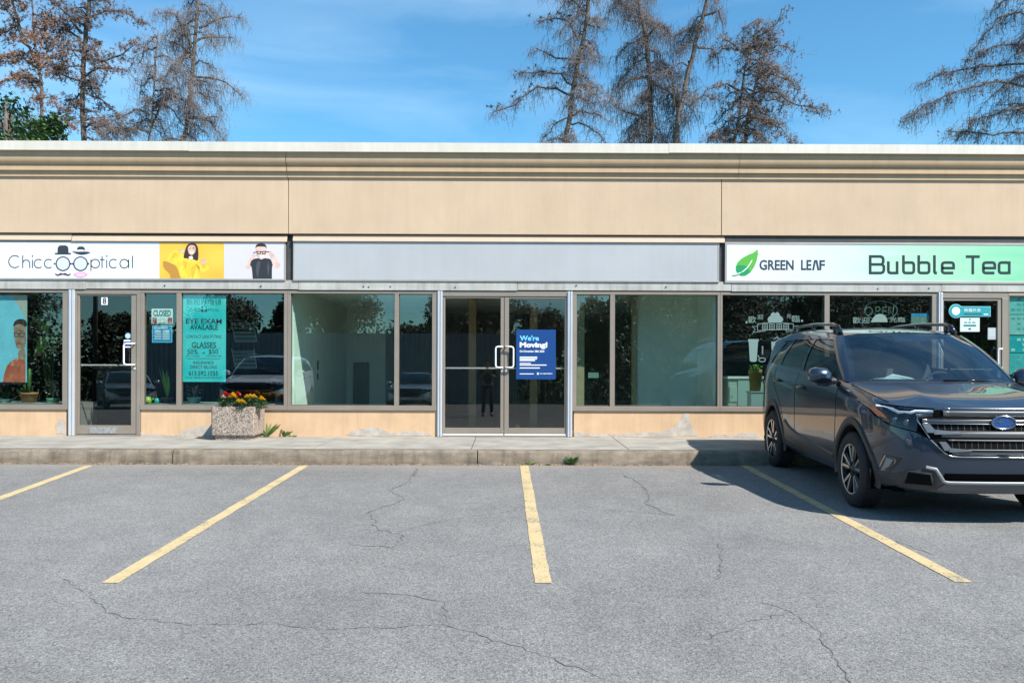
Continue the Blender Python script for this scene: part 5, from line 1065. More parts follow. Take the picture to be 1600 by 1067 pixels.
m = MB(); m.smooth = True; fquad(m, (-.52, .300), (.52, .300), (.46, .36), (-.46, .36), .006, 24, 4); pobj(m, 'lower_bumper', mat('bumper_grey', (0.13, 0.135, 0.14), .5, .3))
# underside and wheel housings
m = MB(); m.box(-.80, .80, .25, 4.45, .26, .30); m.box(-.62, .62, .30, 4.35, .30, .95); pobj(m, 'underbody', M_UNDER)
for ay, az in AX:
    for s in (-1, 1):
        m = MB(); m.smooth = True; n_ = 18; rr0 = RA * 1.06
        g_ = [[(s * x_, ay + rr0 * math.cos(R(-15 + 210 * k / n_)), az + rr0 * math.sin(R(-15 + 210 * k / n_))) for k in range(n_ + 1)] for x_ in (.905, .60)]; m.grid(g_); m.box(min(s * .60, s * .61), max(s * .60, s * .61), ay - rr0, ay + rr0, .3, az + rr0); pobj(m, 'wheel_housing', M_UNDER)
        # arch cladding
        m = MB(); m.smooth = False; lip, inn, out1, out2, end = [], [], [], [], []
        for k in range(29):
            a_ = R(-12 + 204 * k / 28); ri = archx(a_) * .985; ro = RA * 1.165 * (1 + .045 * math.cos(4 * a_)); c_, s2 = math.cos(a_), math.sin(a_)
            def pt(r_, off): y_, z_ = ay + r_ * c_, az + r_ * s2; return (sx_(y_, max(z_, .335), s, off), y_, z_)
            lip.append(pt(ri, -.09)); inn.append(pt(ri, .004)); out1.append(pt(ri + .018, .015)); out2.append(pt(ro - .008, .015)); end.append(pt(ro, -.004))
        m.grid([lip, inn, out1, out2, end]); pobj(m, 'arch_cladding', M_CLAD)
# wheels
def wheel(ay, az, s):
    c = (s * .825, ay, az); m = MB(); m.smooth = True; ro, w_ = .352, .112
    prof = [(.232, -w_ * .9), (.25, -w_), (.32, -w_ * 1.0), (.343, -w_ * .82), (ro, -w_ * .55), (ro, w_ * .55), (.343, w_ * .82), (.32, w_), (.25, w_), (.232, w_ * .9), (.225, 0), (.232, -w_ * .9)]
    m.lathe(prof, c, 44, 'x'); wh = pobj(m, 'wheel', M_TYRE)
    m = MB()
    for k in range(44):                               # tread blocks
        for q_, o_ in ((-.06, 0), (0, .5), (.06, 0)):
            a_ = 2 * math.pi * (k + o_) / 44; m.add([(c[0] + q_ + dx, ay + (ro + dr) * math.cos(a_ + da), az + (ro + dr) * math.sin(a_ + da)) for dr in (-.004, .004) for dx, da in ((-.024, -.05), (.024, -.05), (.024, .05), (-.024, .05))], [(4, 5, 6, 7), (0, 1, 5, 4), (1, 2, 6, 5), (2, 3, 7, 6), (3, 0, 4, 7)])
    pobj(m, 'tread', M_TYRE, wh)
    m = MB(); m.smooth = True; e = s
    m.lathe([(.245, .098 * e), (.238, .106 * e), (.228, .100 * e)], c, 44, 'x'); rim = pobj(m, 'rim', M_ALLOY, wh)
    m = MB(); m.smooth = True; m.lathe([(.228, .100 * e), (.215, .03 * e), (.20, -.05 * e)], c, 40, 'x'); m.lathe([(0, .02 * e), (.205, .02 * e)], c, 40, 'x'); pobj(m, 'rim_barrel', M_RIMB, wh)
    m = MB(); m2 = MB()
    def spoke(mm, a0, r0, a1, r1, w0, w1, x0, x1, th):
        p0 = Vector((0, r0 * math.cos(a0), r0 * math.sin(a0))); p1 = Vector((0, r1 * math.cos(a1), r1 * math.sin(a1))); d = (p1 - p0).normalized(); n_ = Vector((0, -d.z, d.y)); C0 = Vector(c)
        q = [p0 - n_ * w0, p1 - n_ * w1, p1 + n_ * w1, p0 + n_ * w0]; xs = [x0, x1, x1, x0]
        mm.add([C0 + q[i] + Vector((e * xs[i], 0, 0)) for i in range(4)] + [C0 + q[i] + Vector((e * (xs[i] - th), 0, 0)) for i in range(4)], [(0, 1, 2, 3), (0, 4, 5, 1), (1, 5, 6, 2), (2, 6, 7, 3), (3, 7, 4, 0)])
    for k in range(5):
        a_ = 2 * math.pi * k / 5 + math.pi / 2
        for t_ in (-1, 1):
            spoke(m, a_ + t_ * .16, .075, a_ + t_ * .24, .234, .010, .014, .088, .099, .03)
            spoke(m2, a_ + t_ * .30, .06, a_ + t_ * .34, .232, .012, .017, .070, .085, .03)
        spoke(m2, a_, .05, a_, .21, .030, .028, .076, .084, .02)
    pobj(m, 'spoke', M_ALLOY, wh); pobj(m2, 'dark_spoke', M_RIMB, wh)
    m = MB(); m.smooth = True; m.lathe([(0, .090 * e), (.030, .090 * e), (.034, .080 * e), (.075, .076 * e), (.08, .03 * e)], c, 24, 'x'); pobj(m, 'hub', M_RIMB, wh)
for ay, az in AX:
    for s in (-1, 1): wheel(ay, az, s)
# greenhouse
def belt(y): 
    for i in range(8, 17):
        a_, b_ = body_pt(i, 7), body_pt(i + 1, 7)
        if a_[1] <= y <= b_[1]: f_ = (y - a_[1]) / (b_[1] - a_[1]); return a_[0] + (b_[0] - a_[0]) * f_, a_[2] + (b_[2] - a_[2]) * f_
    return (body_pt(8, 7)[0], body_pt(8, 7)[2]) if y < 2 else (body_pt(17, 7)[0], body_pt(17, 7)[2])
def gs(y, z, s, off=0):                               # side of the cabin above the belt
    bx, bz = belt(y); f_ = (z - bz) / (1.63 - bz); x = bx - .012 + (.690 - bx + .012) * f_ + .022 * math.sin(math.pi * max(0, min(1, f_))) - max(0, (y - 3.5)) * .05 * f_
    return (s * (x + off), y, z)
def squad(m, q, s, off, n=8, k=8):
    g_ = []
    for i in range(k + 1):
        v_ = i / k; row = []
        for j in range(n + 1):
            u_ = j / n; y = (q[0][0] * (1 - u_) + q[1][0] * u_) * (1 - v_) + (q[3][0] * (1 - u_) + q[2][0] * u_) * v_; z = (q[0][1] * (1 - u_) + q[1][1] * u_) * (1 - v_) + (q[3][1] * (1 - u_) + q[2][1] * u_) * v_
            row.append(gs(y, z, s, off))
        g_.append(row)
    m.grid(g_)
WT = lambda t: 1.665 - 0 * t
ws_b = [(.80 * t, 1.285 - .205 * (1 - abs(t) ** 2.2), 1.160 + .015 * (1 - t * t)) for t in [i / 8 - 1 for i in range(17)]]
ws_t = [(.615 * t, 2.02 - .10 * (1 - t * t), 1.640 + .030 * (1 - t * t)) for t in [i / 8 - 1 for i in range(17)]]
def lerp3(a, b, f_): return tuple(a[i] + (b[i] - a[i]) * f_ for i in range(3))
def wsp(i, f_, off=0): p = lerp3(ws_b[i], ws_t[i], f_); bl = .028 * math.sin(math.pi * f_); return (p[0], p[1] - bl * .6 - off * .55, p[2] + bl * .8 + off * .8)
m = MB(); m.smooth = True; m.grid([[wsp(i, f_ / 10) for i in range(17)] for f_ in range(11)]); wsg = pobj(m, 'windscreen', M_CGLASS)
m = MB(); m.smooth = True                             # black ceramic edge and camera housing
m.grid([[wsp(i, f_, -.006) for i in range(17)] for f_ in (0, .03, .055)]); m.grid([[wsp(i, f_, -.006) for i in range(17)] for f_ in (.95, .975, 1.0)])
for sgn in (0, 1):
    m.grid([[lerp3(wsp(0 if not sgn else 16, f_ / 8, -.006), wsp(1 if not sgn else 15, f_ / 8, -.006), u_) for u_ in (0, .25, .45)] for f_ in range(9)])
m.grid([[wsp(i, f_, -.008) for i in range(6, 11)] for f_ in (.80, .87, .95)]); pobj(m, 'glass_edge', M_GLOSSB, wsg)
m = MB(); m.smooth = True; m.tube([(-.13, 1.90, 1.545), (-.10, 1.895, 1.56), (.10, 1.895, 1.56), (.13, 1.90, 1.545)], [.02, .032, .032, .02], 8); pobj(m, 'rear_view_mirror', M_CLAD)
# roof
roofy = [2.02, 2.25, 2.7, 3.2, 3.7, 4.1, 4.35]
def rz(y, t): base_ = {2.02: 1.640, 2.25: 1.672, 2.7: 1.702, 3.2: 1.706, 3.7: 1.692, 4.1: 1.662, 4.35: 1.632}[y]; return base_ + .030 * (1 - t * t) + (.012 if y > 2.1 else .004)
rw = {2.02: .615, 2.25: .635, 2.7: .650, 3.2: .652, 3.7: .640, 4.1: .615, 4.35: .59}
m = MB(); m.smooth = True; g_ = []
for y in roofy:
    row = [(s_ * 1, 0, 0) for s_ in ()]
    e_ = .048 if y < 4.3 else .03
    row = [gs(y, rz(y, 1) - .062, -1, .002)] + [(rw[y] * t, y - (.10 * (1 - t * t) if y == 2.02 else (.05 * (1 - t * t) if y == 2.25 else 0)) + (.06 * (1 - t * t) if y == 4.35 else 0), rz(y, t)) for t in [i / 6 - 1 for i in range(13)]] + [gs(y, rz(y, 1) - .062, 1, .002)]
    g_.append(row)
m.grid(g_); roof_o = pobj(m, 'roof', M_PAINT, sub=2)
m = MB(); m.smooth = True; m.grid([[(x * .50, y, 1.7365 - .012 * abs(y - 2.75) ** 2 - .004 * x * x) for x in (-1, -.5, 0, .5, 1)] for y in (2.35, 2.6, 2.85, 3.1, 3.3)]); 
for s in (-1, 1):
    # A pillar
    m = MB(); m.smooth = True; A = []
    for i in range(9):
        f_ = i / 8; y = 1.30 + (2.05 - 1.30) * f_; z = 1.165 + (1.630 - 1.165) * f_ + .030 * math.sin(math.pi * f_); w0 = wsp(16 if s > 0 else 0, f_, .004); g1 = gs(max(1.46, y + .13), z + .004, s, .006); bx, bz = belt(1.3)
        g1 = (g1[0], y + .115 - .03 * f_, z + .0)
        A.append([w0, ((w0[0] * .62 + g1[0] * .38) + s * .014, w0[1] * .62 + g1[1] * .38 - .012, z + .012), (g1[0] + s * .004, g1[1] - .03, z + .002), g1, (g1[0] - s * .02, g1[1] + .005, z)])
    m.grid(A); pobj(m, 'front_pillar', M_PAINT)
    # roof side rail of the body, window surround, pillars
    m = MB(); m.smooth = True; m.grid([[gs(y, zb_, s, .004) for y, zb_ in zip(roofy, (1.594, 1.606, 1.608, 1.606, 1.598, 1.575, 1.55))], [gs(y, rz(y, 1) - .060, s, .004) for y in roofy]]); pobj(m, 'roof_side', M_PAINT)
    m = MB(); m.smooth = True; squad(m, [(4.05, 1.30), (4.52, 1.30), (4.24, 1.60), (3.72, 1.575)], s, .004, 8, 8); pobj(m, 'rear_pillar', M_PAINT)
    m = MB(); m.smooth = True; squad(m, [(2.655, 1.21), (2.735, 1.21), (2.70, 1.615), (2.625, 1.615)], s, .002); pobj(m, 'window_pillar', M_GLOSSB); m = MB(); m.smooth = True; squad(m, [(3.585, 1.25), (3.70, 1.25), (3.44, 1.612), (3.36, 1.612)], s, .002); pobj(m, 'window_pillar', M_GLOSSB)
    m = MB(); m.smooth = True; squad(m, [(1.38, 1.155), (4.16, 1.285), (4.15, 1.318), (1.42, 1.195)], s, .006, 24, 2); pobj(m, 'window_sill_strip', M_GLOSSB)
    m = MB(); m.smooth = True; squad(m, [(1.40, 1.170), (1.56, 1.178), (1.60, 1.30), (1.52, 1.25)], s, .004, 4, 4); pobj(m, 'mirror_base', M_GLOSSB)
    m = MB(); m.smooth = True; squad(m, [(1.44, 1.175), (2.66, 1.22), (2.63, 1.606), (2.07, 1.600)], s, -.006); pobj(m, 'front_door_window', M_SGLASS)
    m = MB(); m.smooth = True; squad(m, [(2.73, 1.22), (3.60, 1.262), (3.37, 1.604), (2.70, 1.606)], s, -.006); pobj(m, 'rear_door_window', M_SGLASS)
    m = MB(); m.smooth = True; squad(m, [(3.68, 1.268), (4.12, 1.30), (3.76, 1.592), (3.43, 1.602)], s, -.006); pobj(m, 'quarter_window', M_SGLASS)
    # roof rail
    rl = [(2.12, 1.668), (2.20, 1.742), (2.34, 1.768), (2.9, 1.784), (3.5, 1.770), (3.78, 1.742), (3.90, 1.672)]
    m = MB(); m.smooth = True; m.tube([(s * (.612 - max(0, y - 3.3) * .03), y, z) for y, z in rl], [.030, .026, .019, .018, .018, .022, .028], 8); rlo = pobj(m, 'roof_rail', M_GLOSSB)
    m = MB(); m.smooth = True
    for y0_ in (2.28, 3.0, 3.72): m.tube([(s * .612, y0_, 1.66), (s * .612, y0_ + .02, 1.768)], [.026, .016], 8)
    pobj(m, 'rail_foot', M_GLOSSB, rlo)
    # mirror
    m = MB(); m.smooth = True; mc = Vector((s * 1.03, 1.50, 1.225)); rowsM = []
    for dy, sc in ((-.085, .25), (-.07, .68), (-.03, .95), (.02, 1), (.05, .96), (.055, .85)):
        rowsM.append([(mc.x + s * (sc * wx), mc.y + dy, mc.z + sc * wz) for wx, wz in ((-.125, -.06), (-.11, .035), (-.06, .078), (.04, .088), (.10, .07), (.125, .01), (.115, -.045), (.06, -.075), (-.05, -.08), (-.125, -.06))])
    m.grid(rowsM); m.add(rowsM[0][:-1], [tuple(range(9))]); mo = pobj(m, 'wing_mirror', M_PAINT)
    m = MB(); m.add(rowsM[-1][:-1], [tuple(range(9))]); pobj(m, 'mirror_glass', M_CHROME, mo)
    m = MB(); m.smooth = True; frs = [(mc.x - s * .13, mc.y - .0, mc.z - .045), (mc.x - s * .06, mc.y, mc.z - .088), (mc.x + s * .04, mc.y - .02, mc.z - .086)]; m.tube([(s * .875, 1.50, 1.155)] + frs, [.04, .034, .022, .012], 8); pobj(m, 'mirror_foot', M_CLAD, mo)
    # door handles, shut lines, lower cladding
    for y0_, z0_ in ((2.36, 1.06), (3.30, 1.10)):
        m = MB(); m.smooth = True; m.tube([(sx_(y0_, z0_, s, .002), y0_, z0_), (sx_(y0_ + .03, z0_, s, .036), y0_ + .03, z0_ + .004), (sx_(y0_ + .18, z0_, s, .036), y0_ + .18, z0_ + .008), (sx_(y0_ + .22, z0_, s, .002), y0_ + .22, z0_ + .008)], [.015, .016, .016, .014], 8); m.lathe([(0, .0), (.035, 0)], (sx_(y0_ + .1, z0_, s, .003), y0_ + .1, z0_), 14, 'x'); pobj(m, 'door_handle', M_GLOSSB)
    for pts in ([(1.42, 1.16), (1.36, .95), (1.38, .60), (1.44, .33)], [(2.70, 1.21), (2.70, .80), (2.68, .33)], [(3.64, 1.25), (3.56, 1.05), (3.32, .86), (3.12, .62), (3.06, .40)]):
        m = MB(); P = []
        for a_, b_ in zip(pts, pts[1:]): P += [(a_[0] + (b_[0] - a_[0]) * k / 8, a_[1] + (b_[1] - a_[1]) * k / 8) for k in range(8)]
        P.append(pts[-1]); m.tube([(sx_(y, z, s, -.0005), y, z) for y, z in P], .0035, 5); pobj(m, 'shut_line', M_UNDER)
    m = MB(); m.smooth = False
    low = [(1.40, .315), (1.8, .315), (2.2, .315), (2.6, .315), (2.9, .315), (3.08, .33)]; upp = [(1.44, .44), (1.8, .47), (2.2, .505), (2.6, .54), (2.86, .585), (3.06, .66)]
    g_ = [[(sx_(y, z, s, -.004), y, z) for y, z in low], [(sx_(y, z + .02, s, .016), y, z + .02) for y, z in low]]
    for f_ in (.3, .6, .9): g_.append([(sx_(a_[0], a_[1] + (b_[1] - a_[1]) * f_, s, .016), a_[0] + (b_[0] - a_[0]) * f_, a_[1] + (b_[1] - a_[1]) * f_) for a_, b_ in zip(low, upp)])
    g_.append([(sx_(y, z, s, .001), y, z) for y, z in upp]); m.grid(g_); pobj(m, 'door_cladding', mat('door_cladding_grey', (0.060, 0.060, 0.062), .38, .3))
    # bonnet shut line over the wing, crease beside it
    m = MB(); P = [(s * (body_pt(i, 7)[0] - .012), body_pt(i, 7)[1], 0) for i in (5, 6, 7, 8)]
    Q_ = []
    for a_, b_ in zip(P, P[1:]):
        for k in range(6): Q_.append((a_[0] + (b_[0] - a_[0]) * k / 6, a_[1] + (b_[1] - a_[1]) * k / 6))
    T_ = []
    for x, y in Q_:
        h = bvh.ray_cast(Vector((x, y, 3)), Vector((0, 0, -1)))
        if h[0]: T_.append((x, y, h[0].z + .0005))
    m.tube(T_, .004, 5); pobj(m, 'bonnet_gap', M_UNDER)
    # seats
    sxx = s * .37
    m = MB(); m.smooth = True; m.tube([(sxx, 2.40, .78), (sxx, 2.52, 1.0), (sxx, 2.62, 1.28)], [.22, .23, .19], 12); m.tube([(sxx - .0, 2.05, .72), (sxx, 2.45, .74)], [.20, .24], 12); so_ = pobj(m, 'front_seat', M_SEAT)
    m = MB(); m.smooth = True; m.tube([(sxx - .10, 2.66, 1.43), (sxx - .06, 2.655, 1.45), (sxx + .06, 2.655, 1.45), (sxx + .10, 2.66, 1.43)], [.06, .085, .085, .06], 10); pobj(m, 'headrest', M_SEAT, so_)
m = MB(); m.smooth = True; m.tube([(-.58, 3.5, 1.0), (.58, 3.5, 1.0)], [.26, .26], 10); pobj(m, 'rear_seat', M_SEAT)
m = MB(); m.smooth = True; m.grid([[(x, y, z - .02 * x * x) for x in (-.78, -.5, -.2, 0, .2, .5, .78)] for y, z in ((1.14, 1.12), (1.35, 1.145), (1.62, 1.13), (1.72, 1.05), (1.74, .8))]); pobj(m, 'dashboard', M_CINT)
m = MB(); m.smooth = True; sc_ = Vector((.37, 1.86, 1.08)); m.tube([sc_ + Vector((.18 * math.cos(R(a_)), .065 * math.sin(R(a_)), .17 * math.sin(R(a_)))) for a_ in range(0, 360, 15)], .015, 8, closed=True); m.tube([sc_ + Vector((-.17, 0, 0)), sc_, sc_ + Vector((.17, 0, 0))], [.02, .04, .02], 8); m.tube([sc_, sc_ + Vector((0, -.2, -.08))], .03, 8); pobj(m, 'steering_wheel', M_CINT)
m = MB(); m.grid([[(x, y, .98) for x in (-.80, .80)] for y in (1.7, 4.4)]); pobj(m, 'cabin_floor', M_CINT)
m = MB(); m.smooth = True; m.tube([(-.58, 1.33, 1.19), (-.2, 1.16, 1.197), (.02, 1.12, 1.20)], [.012, .010, .008], 6); m.tube([(.02, 1.10, 1.195), (.4, 1.15, 1.197), (.66, 1.26, 1.19)], [.012, .010, .008], 6); pobj(m, 'wiper', M_GLOSSB)
m = MB(); m.smooth = True; m.grid([[(x, 1.285 - .205 * (1 - abs(x / .8) ** 2.2) + d, 1.167 + .015 * (1 - (x / .8) ** 2) + e_) for x in [.8 * (i / 6 - 1) for i in range(13)]] for d, e_ in ((-.045, -.005), (0, .002), (.03, -.02))]); pobj(m, 'cowl_panel', M_CLAD)
# tailgate
m = MB(); m.smooth = True; m.grid([[(w_ * t, y + .05 * (1 - t * t), z) for t in (-1, -.5, 0, .5, 1)] for w_, y, z in ((.79, 4.50, 1.27), (.775, 4.50, 1.32), (.74, 4.46, 1.38))]); m.grid([[(w_ * t, y + .05 * (1 - t * t), z) for t in (-1, -.5, 0, .5, 1)] for w_, y, z in ((.61, 4.36, 1.60), (.59, 4.37, 1.635), (.58, 4.33, 1.65))]); pobj(m, 'tailgate', M_PAINT)
m = MB(); m.smooth = True; m.grid([[(w_ * t, y + .05 * (1 - t * t), z) for t in (-1, -.5, 0, .5, 1)] for w_, y, z in ((.74, 4.46, 1.38), (.61, 4.36, 1.60))]); pobj(m, 'rear_window', M_SGLASS)
for s in (-1, 1):
    m = MB(); m.smooth = True; g_ = [[(sx_(y, z, s, .006), y, z) for y in (4.22, 4.30, 4.38, 4.44)] for z in (1.02, 1.10, 1.20)]; m.grid(g_); pobj(m, 'tail_light', M_REDL)
# registration keeper: crumpled paper on the dash is a thing of its own
def car_world(p): return Matrix.LocRotScale(car_loc, car.rotation_euler, None) @ Vector(p)
t = thing('paper_packet', 'pale green crumpled tissue packet lying on the dashboard of the dark car', 'paper', car_world((-.33, 1.36, 1.145)))
m = MB(); q = [car_world(p) for p in ((-.50, 1.30, 1.155), (-.17, 1.25, 1.160), (-.17, 1.38, 1.16), (-.50, 1.42, 1.155), (-.49, 1.31, 1.200), (-.18, 1.26, 1.200), (-.18, 1.37, 1.215), (-.36, 1.36, 1.250), (-.40, 1.32, 1.243))]
m.add(q, [(0, 1, 5, 8, 4), (1, 2, 6, 5), (2, 3, 7, 6), (3, 0, 4, 7), (4, 8, 7), (8, 5, 6, 7)]); m.build('packet', mat('pale_green_paper', (0.62, 0.78, 0.68), .7, var=.08, scale=20), t)
m = MB(); q = [car_world(p) for p in ((-.66, 1.36, 1.155), (-.47, 1.29, 1.160), (-.47, 1.31, 1.215), (-.56, 1.335, 1.205))]; m.add(q, [(0, 1, 2, 3)]); m.build('loose_sheet', mat('pale_green_paper', (0, 0, 0)), t)

# ---------------------------------------------------------------- larches and pines behind the building
M_BARK = mat('grey_brown_bark', (0.125, 0.10, 0.082), .9, var=.4, scale=9, bump=.5, bscale=30, stretch=(2, 2, .5)); M_TWIG = mat('grey_twig', (0.135, 0.108, 0.098), .9, var=.35, scale=3)
M_NBROWN = mat('rusty_needles', (0.31, 0.15, 0.08), .9, var=.4, scale=2.5); M_NDULL = mat('faded_brown_needles', (0.21, 0.135, 0.105), .9, var=.35, scale=2.5); M_NGREEN = mat('dark_green_needles', (0.045, 0.065, 0.035), .8, var=.4, scale=4)
TRI = (Vector((.8, .35, .5)), Vector((-.8, .45, .35)), Vector((0, -.8, -.85)))
def twig(m, P, r0, r1):
    k = len(P); b = len(m.v)
    for i, p in enumerate(P):
        r_ = r0 + (r1 - r0) * i / (k - 1)
        for o_ in TRI: m.v.append((p.x + o_.x * r_, p.y + o_.y * r_, p.z + o_.z * r_))
    for i in range(k - 1):
        for j in range(3): m.f.append((b + i * 3 + j, b + i * 3 + (j + 1) % 3, b + i * 3 + 3 + (j + 1) % 3, b + i * 3 + 3 + j)); m.m.append(m.cur); m.sm.append(False)
def tuft(m, p, n, ln, wd, rnd):
    for _ in range(n):
        d = Vector((rnd.gauss(0, 1), rnd.gauss(0, 1), rnd.gauss(0, .8))).normalized() * ln * rnd.uniform(.6, 1.2); s_ = Vector((rnd.gauss(0, 1), rnd.gauss(0, 1), rnd.gauss(0, 1))).cross(d).normalized() * wd
        b = len(m.v); m.v += [tuple(p - s_), tuple(p + s_), tuple(p + d)]; m.f.append((b, b + 1, b + 2)); m.m.append(m.cur); m.sm.append(False)
def conifer(label, Y, stems, limbs, seed, nb=34, L0=1.6, z0=6.5, twigs=20, hang=.6, needle=None, ndens=0.0, ngreen=None, tr=.010, upturn=.25, side=None):
    rnd = random.Random(seed); S = 1315 / Y; hang *= .85; nb = int(nb * (1.2 if needle is None else .9)); twigs = int(twigs * (1.25 if needle is None else .9)); tr = .0082
    base = Vector((at(stems[0][0][0], 220, Y).x, Y, gz(Y) - .03)); t = thing('larch_tree', label, 'tree', base, 'trees behind the shop building')
    tm = MB(); tm.smooth = True; cm = MB(); paths = []
    for si, (pts, w0, w1) in enumerate([(s_[:-2], s_[-2], s_[-1]) for s_ in stems]):
        P = [at(px, py, Y + (0.0 if si == 0 else .25 * si)) for px, py in pts]
        if si == 0: P = [Vector((P[0].x + .02, Y, base.z - .05)), Vector((P[0].x + .01, Y, (base.z + P[0].z) / 2))] + P
        d = (P[-1] - P[-2]).normalized(); 
        Q = []
        for a_, b_ in zip(P, P[1:]):
            n_ = max(2, int((b_ - a_).length / .5)); Q += [a_.lerp(b_, k / n_) + Vector((rnd.gauss(0, .012), rnd.gauss(0, .02), 0)) for k in range(n_)]
        Q.append(P[-1]); k = len(Q); rr_ = [(w0 + (w1 - w0) * i / (k - 1)) / 2 / S for i in range(k)]
        if si == 0: rr_[0] *= 1.5
        tm.tube(Q, rr_, 8); paths.append((Q, rr_))
    def twigset(P, n_, ln, t0=.2):
        K = len(P)
        for _ in range(n_):
            f_ = (t0 + (1 - t0) * rnd.random() ** .8) * (K - 1); i = min(int(f_), K - 2); p = P[i].lerp(P[i + 1], f_ - i); ax = (P[i + 1] - P[i]).normalized()
            a_ = rnd.uniform(0, 6.28); out_ = (Vector((math.cos(a_), math.sin(a_), rnd.uniform(-.4, .8))) + ax * .7).normalized(); l_ = ln * rnd.uniform(.35, 1.15)
            q1 = p + out_ * l_ * .35; q2 = q1 + (out_ * .35 + Vector((rnd.gauss(0, .1), rnd.gauss(0, .1), -hang))) * l_ * .4; q3 = q2 + Vector((rnd.gauss(0, .3), rnd.gauss(0, .3), -hang * rnd.uniform(.3, 1.3))) * l_ * .55
            cm.cur = 0; twig(cm, [p, q1, q2, q3], tr, tr * .45)
            for q, d_ in ((q1, out_), (q2, out_), (q1.lerp(q2, .5), out_)):
                for _k in range(2 if rnd.random() < .6 else 1):
                    a2 = rnd.uniform(0, 6.28); e_ = q + Vector((math.cos(a2), math.sin(a2), rnd.uniform(-.7, .7))) * l_ * rnd.uniform(.15, .4); f2 = e_ + Vector((rnd.gauss(0, .1), rnd.gauss(0, .1), -hang)) * l_ * .28; twig(cm, [q, e_, f2], tr * .7, tr * .35)
                    if needle is not None and rnd.random() < ndens: cm.cur = 1; tuft(cm, e_, 7, .10, .010, rnd); tuft(cm, f2, 5, .08, .010, rnd); cm.cur = 0
            if needle is not None and rnd.random() < ndens: cm.cur = 1; tuft(cm, q3, 8, .10, .011, rnd); tuft(cm, q2, 6, .09, .011, rnd); cm.cur = 0
    def limb(P, r0, dense=1.0, ln=.8, green=False):
        Q = []
        for a_, b_ in zip(P, P[1:]):
            n_ = max(2, int((b_ - a_).length / .25)); Q += [a_.lerp(b_, k / n_) + Vector((rnd.gauss(0, .028), rnd.gauss(0, .028), rnd.gauss(0, .028))) for k in range(n_)]
        Q.append(P[-1]); k = len(Q); cm.cur = 2; cm.tube(Q, [r0 + (.008 - r0) * i / (k - 1) for i in range(k)], 5, cap=False); cm.cur = 0
        L_ = sum((b_ - a_).length for a_, b_ in zip(Q, Q[1:])); twigset(Q, int(twigs * dense * L_ / 1.2), ln, .15)
        if green:
            for q in Q[int(k * .35):]:
                for _ in range(3): e_ = q + Vector((rnd.gauss(0, .13), rnd.gauss(0, .15), rnd.uniform(-.05, .22))); twig(cm, [q, q.lerp(e_, .6) , e_], .007, .004); cm.cur = 3; tuft(cm, e_, 14, .12, .011, rnd); cm.cur = 0
    for Lm in limbs:
        g_ = Lm[-1] == 'g'; pts = Lm[:-1] if g_ else Lm; dy = rnd.uniform(-.5, .5); K = len(pts)
        limb([at(px, py, Y + dy * i / max(1, K - 1)) for i, (px, py) in enumerate(pts)], .045, 1.15, .75, g_)
    for b_ in range(nb):
        Q, rr_ = paths[rnd.randrange(len(paths))] if len(paths) > 1 else paths[0]; zt_ = Q[-1].z; z = z0 + (zt_ - z0) * (b_ + rnd.random()) / nb; i = next((k for k in range(len(Q) - 1) if Q[k + 1].z >= z), None)
        if i is None or Q[0].z > z: continue
        p = Q[i].lerp(Q[i + 1], (z - Q[i].z) / max(.01, Q[i + 1].z - Q[i].z)); a_ = rnd.uniform(0, 6.28); hfr = (z - z0) / (zt_ - z0); L_ = L0 * rnd.uniform(.25, 1.3) * (1 - .4 * hfr)
        d = Vector((math.cos(a_) * (1 if side is None or math.cos(a_) * side > 0 else .5), math.sin(a_) * .9, 0)); up_ = rnd.uniform(-.15, 1.3) * upturn * 2; P = [p + d * L_ * f_ + Vector((0, 0, 1)) * L_ * (up_ * f_ - (.55 + hang * .3) * f_ * f_) for f_ in (0, .25, .5, .75, 1)]
        limb(P, .020 + .012 * L_, 1.0, .75)
    tm.build('trunk', M_BARK, t); cm.build('crown', [M_TWIG, needle or M_NDULL, M_BARK, ngreen or M_NGREEN], t)
    return t
conifer('rust brown pine with two upper stems behind the optical shop lettering', 25.6, [[(68, 224), (65, 150), (60, 105), (46, 75), (30, 40), (8, -30), 8.5, 3], [(58, 100), (52, 50), (48, -20), 4.5, 2]], [[(64, 160), (50, 135), (46, 122), (20, 118)], [(60, 105), (30, 88), (0, 92)], [(62, 110), (80, 92), (92, 88)], [(46, 75), (25, 40), (5, 8)], [(66, 180), (88, 190), (98, 196)]], 11, nb=38, L0=1.5, needle=M_NBROWN, ndens=.9, hang=.25, twigs=17)
conifer('tall straight pine with drooping faded brown crown, next to the rusty two stemmed pine', 26.4, [[(131, 224), (129, 150), (130, 110), (134, 60), (138, 20), (141, -40), 12, 6]], [[(137, 30), (165, 18), (195, 18), (226, 38)], [(134, 92), (165, 95), (188, 88), (200, 78), (214, 66)], [(128, 52), (105, 25), (82, 0), (70, -12)], [(126, 62), (95, 42), (65, 28)], [(129, 80), (90, 72), (60, 60)], [(129, 130), (105, 120), (80, 108)], [(132, 120), (155, 105), (185, 108)]], 12, nb=44, L0=1.5, needle=M_NDULL, ndens=.7, hang=.35, twigs=16)
conifer('thin weeping larch with low spreading branches between the straight pine and the weeping larch', 25.4, [[(233, 224), (237, 190), (241, 140), (243, 90), (247, 48), 7, 1.5], [(236, 200), (250, 165), (262, 140), 4, 2]], [[(236, 180), (215, 170), (190, 182), (165, 200)], [(234, 205), (200, 200), (160, 212)], [(238, 170), (262, 150), (275, 135)]], 13, nb=34, L0=1.2, z0=7.6, hang=.9, twigs=18)
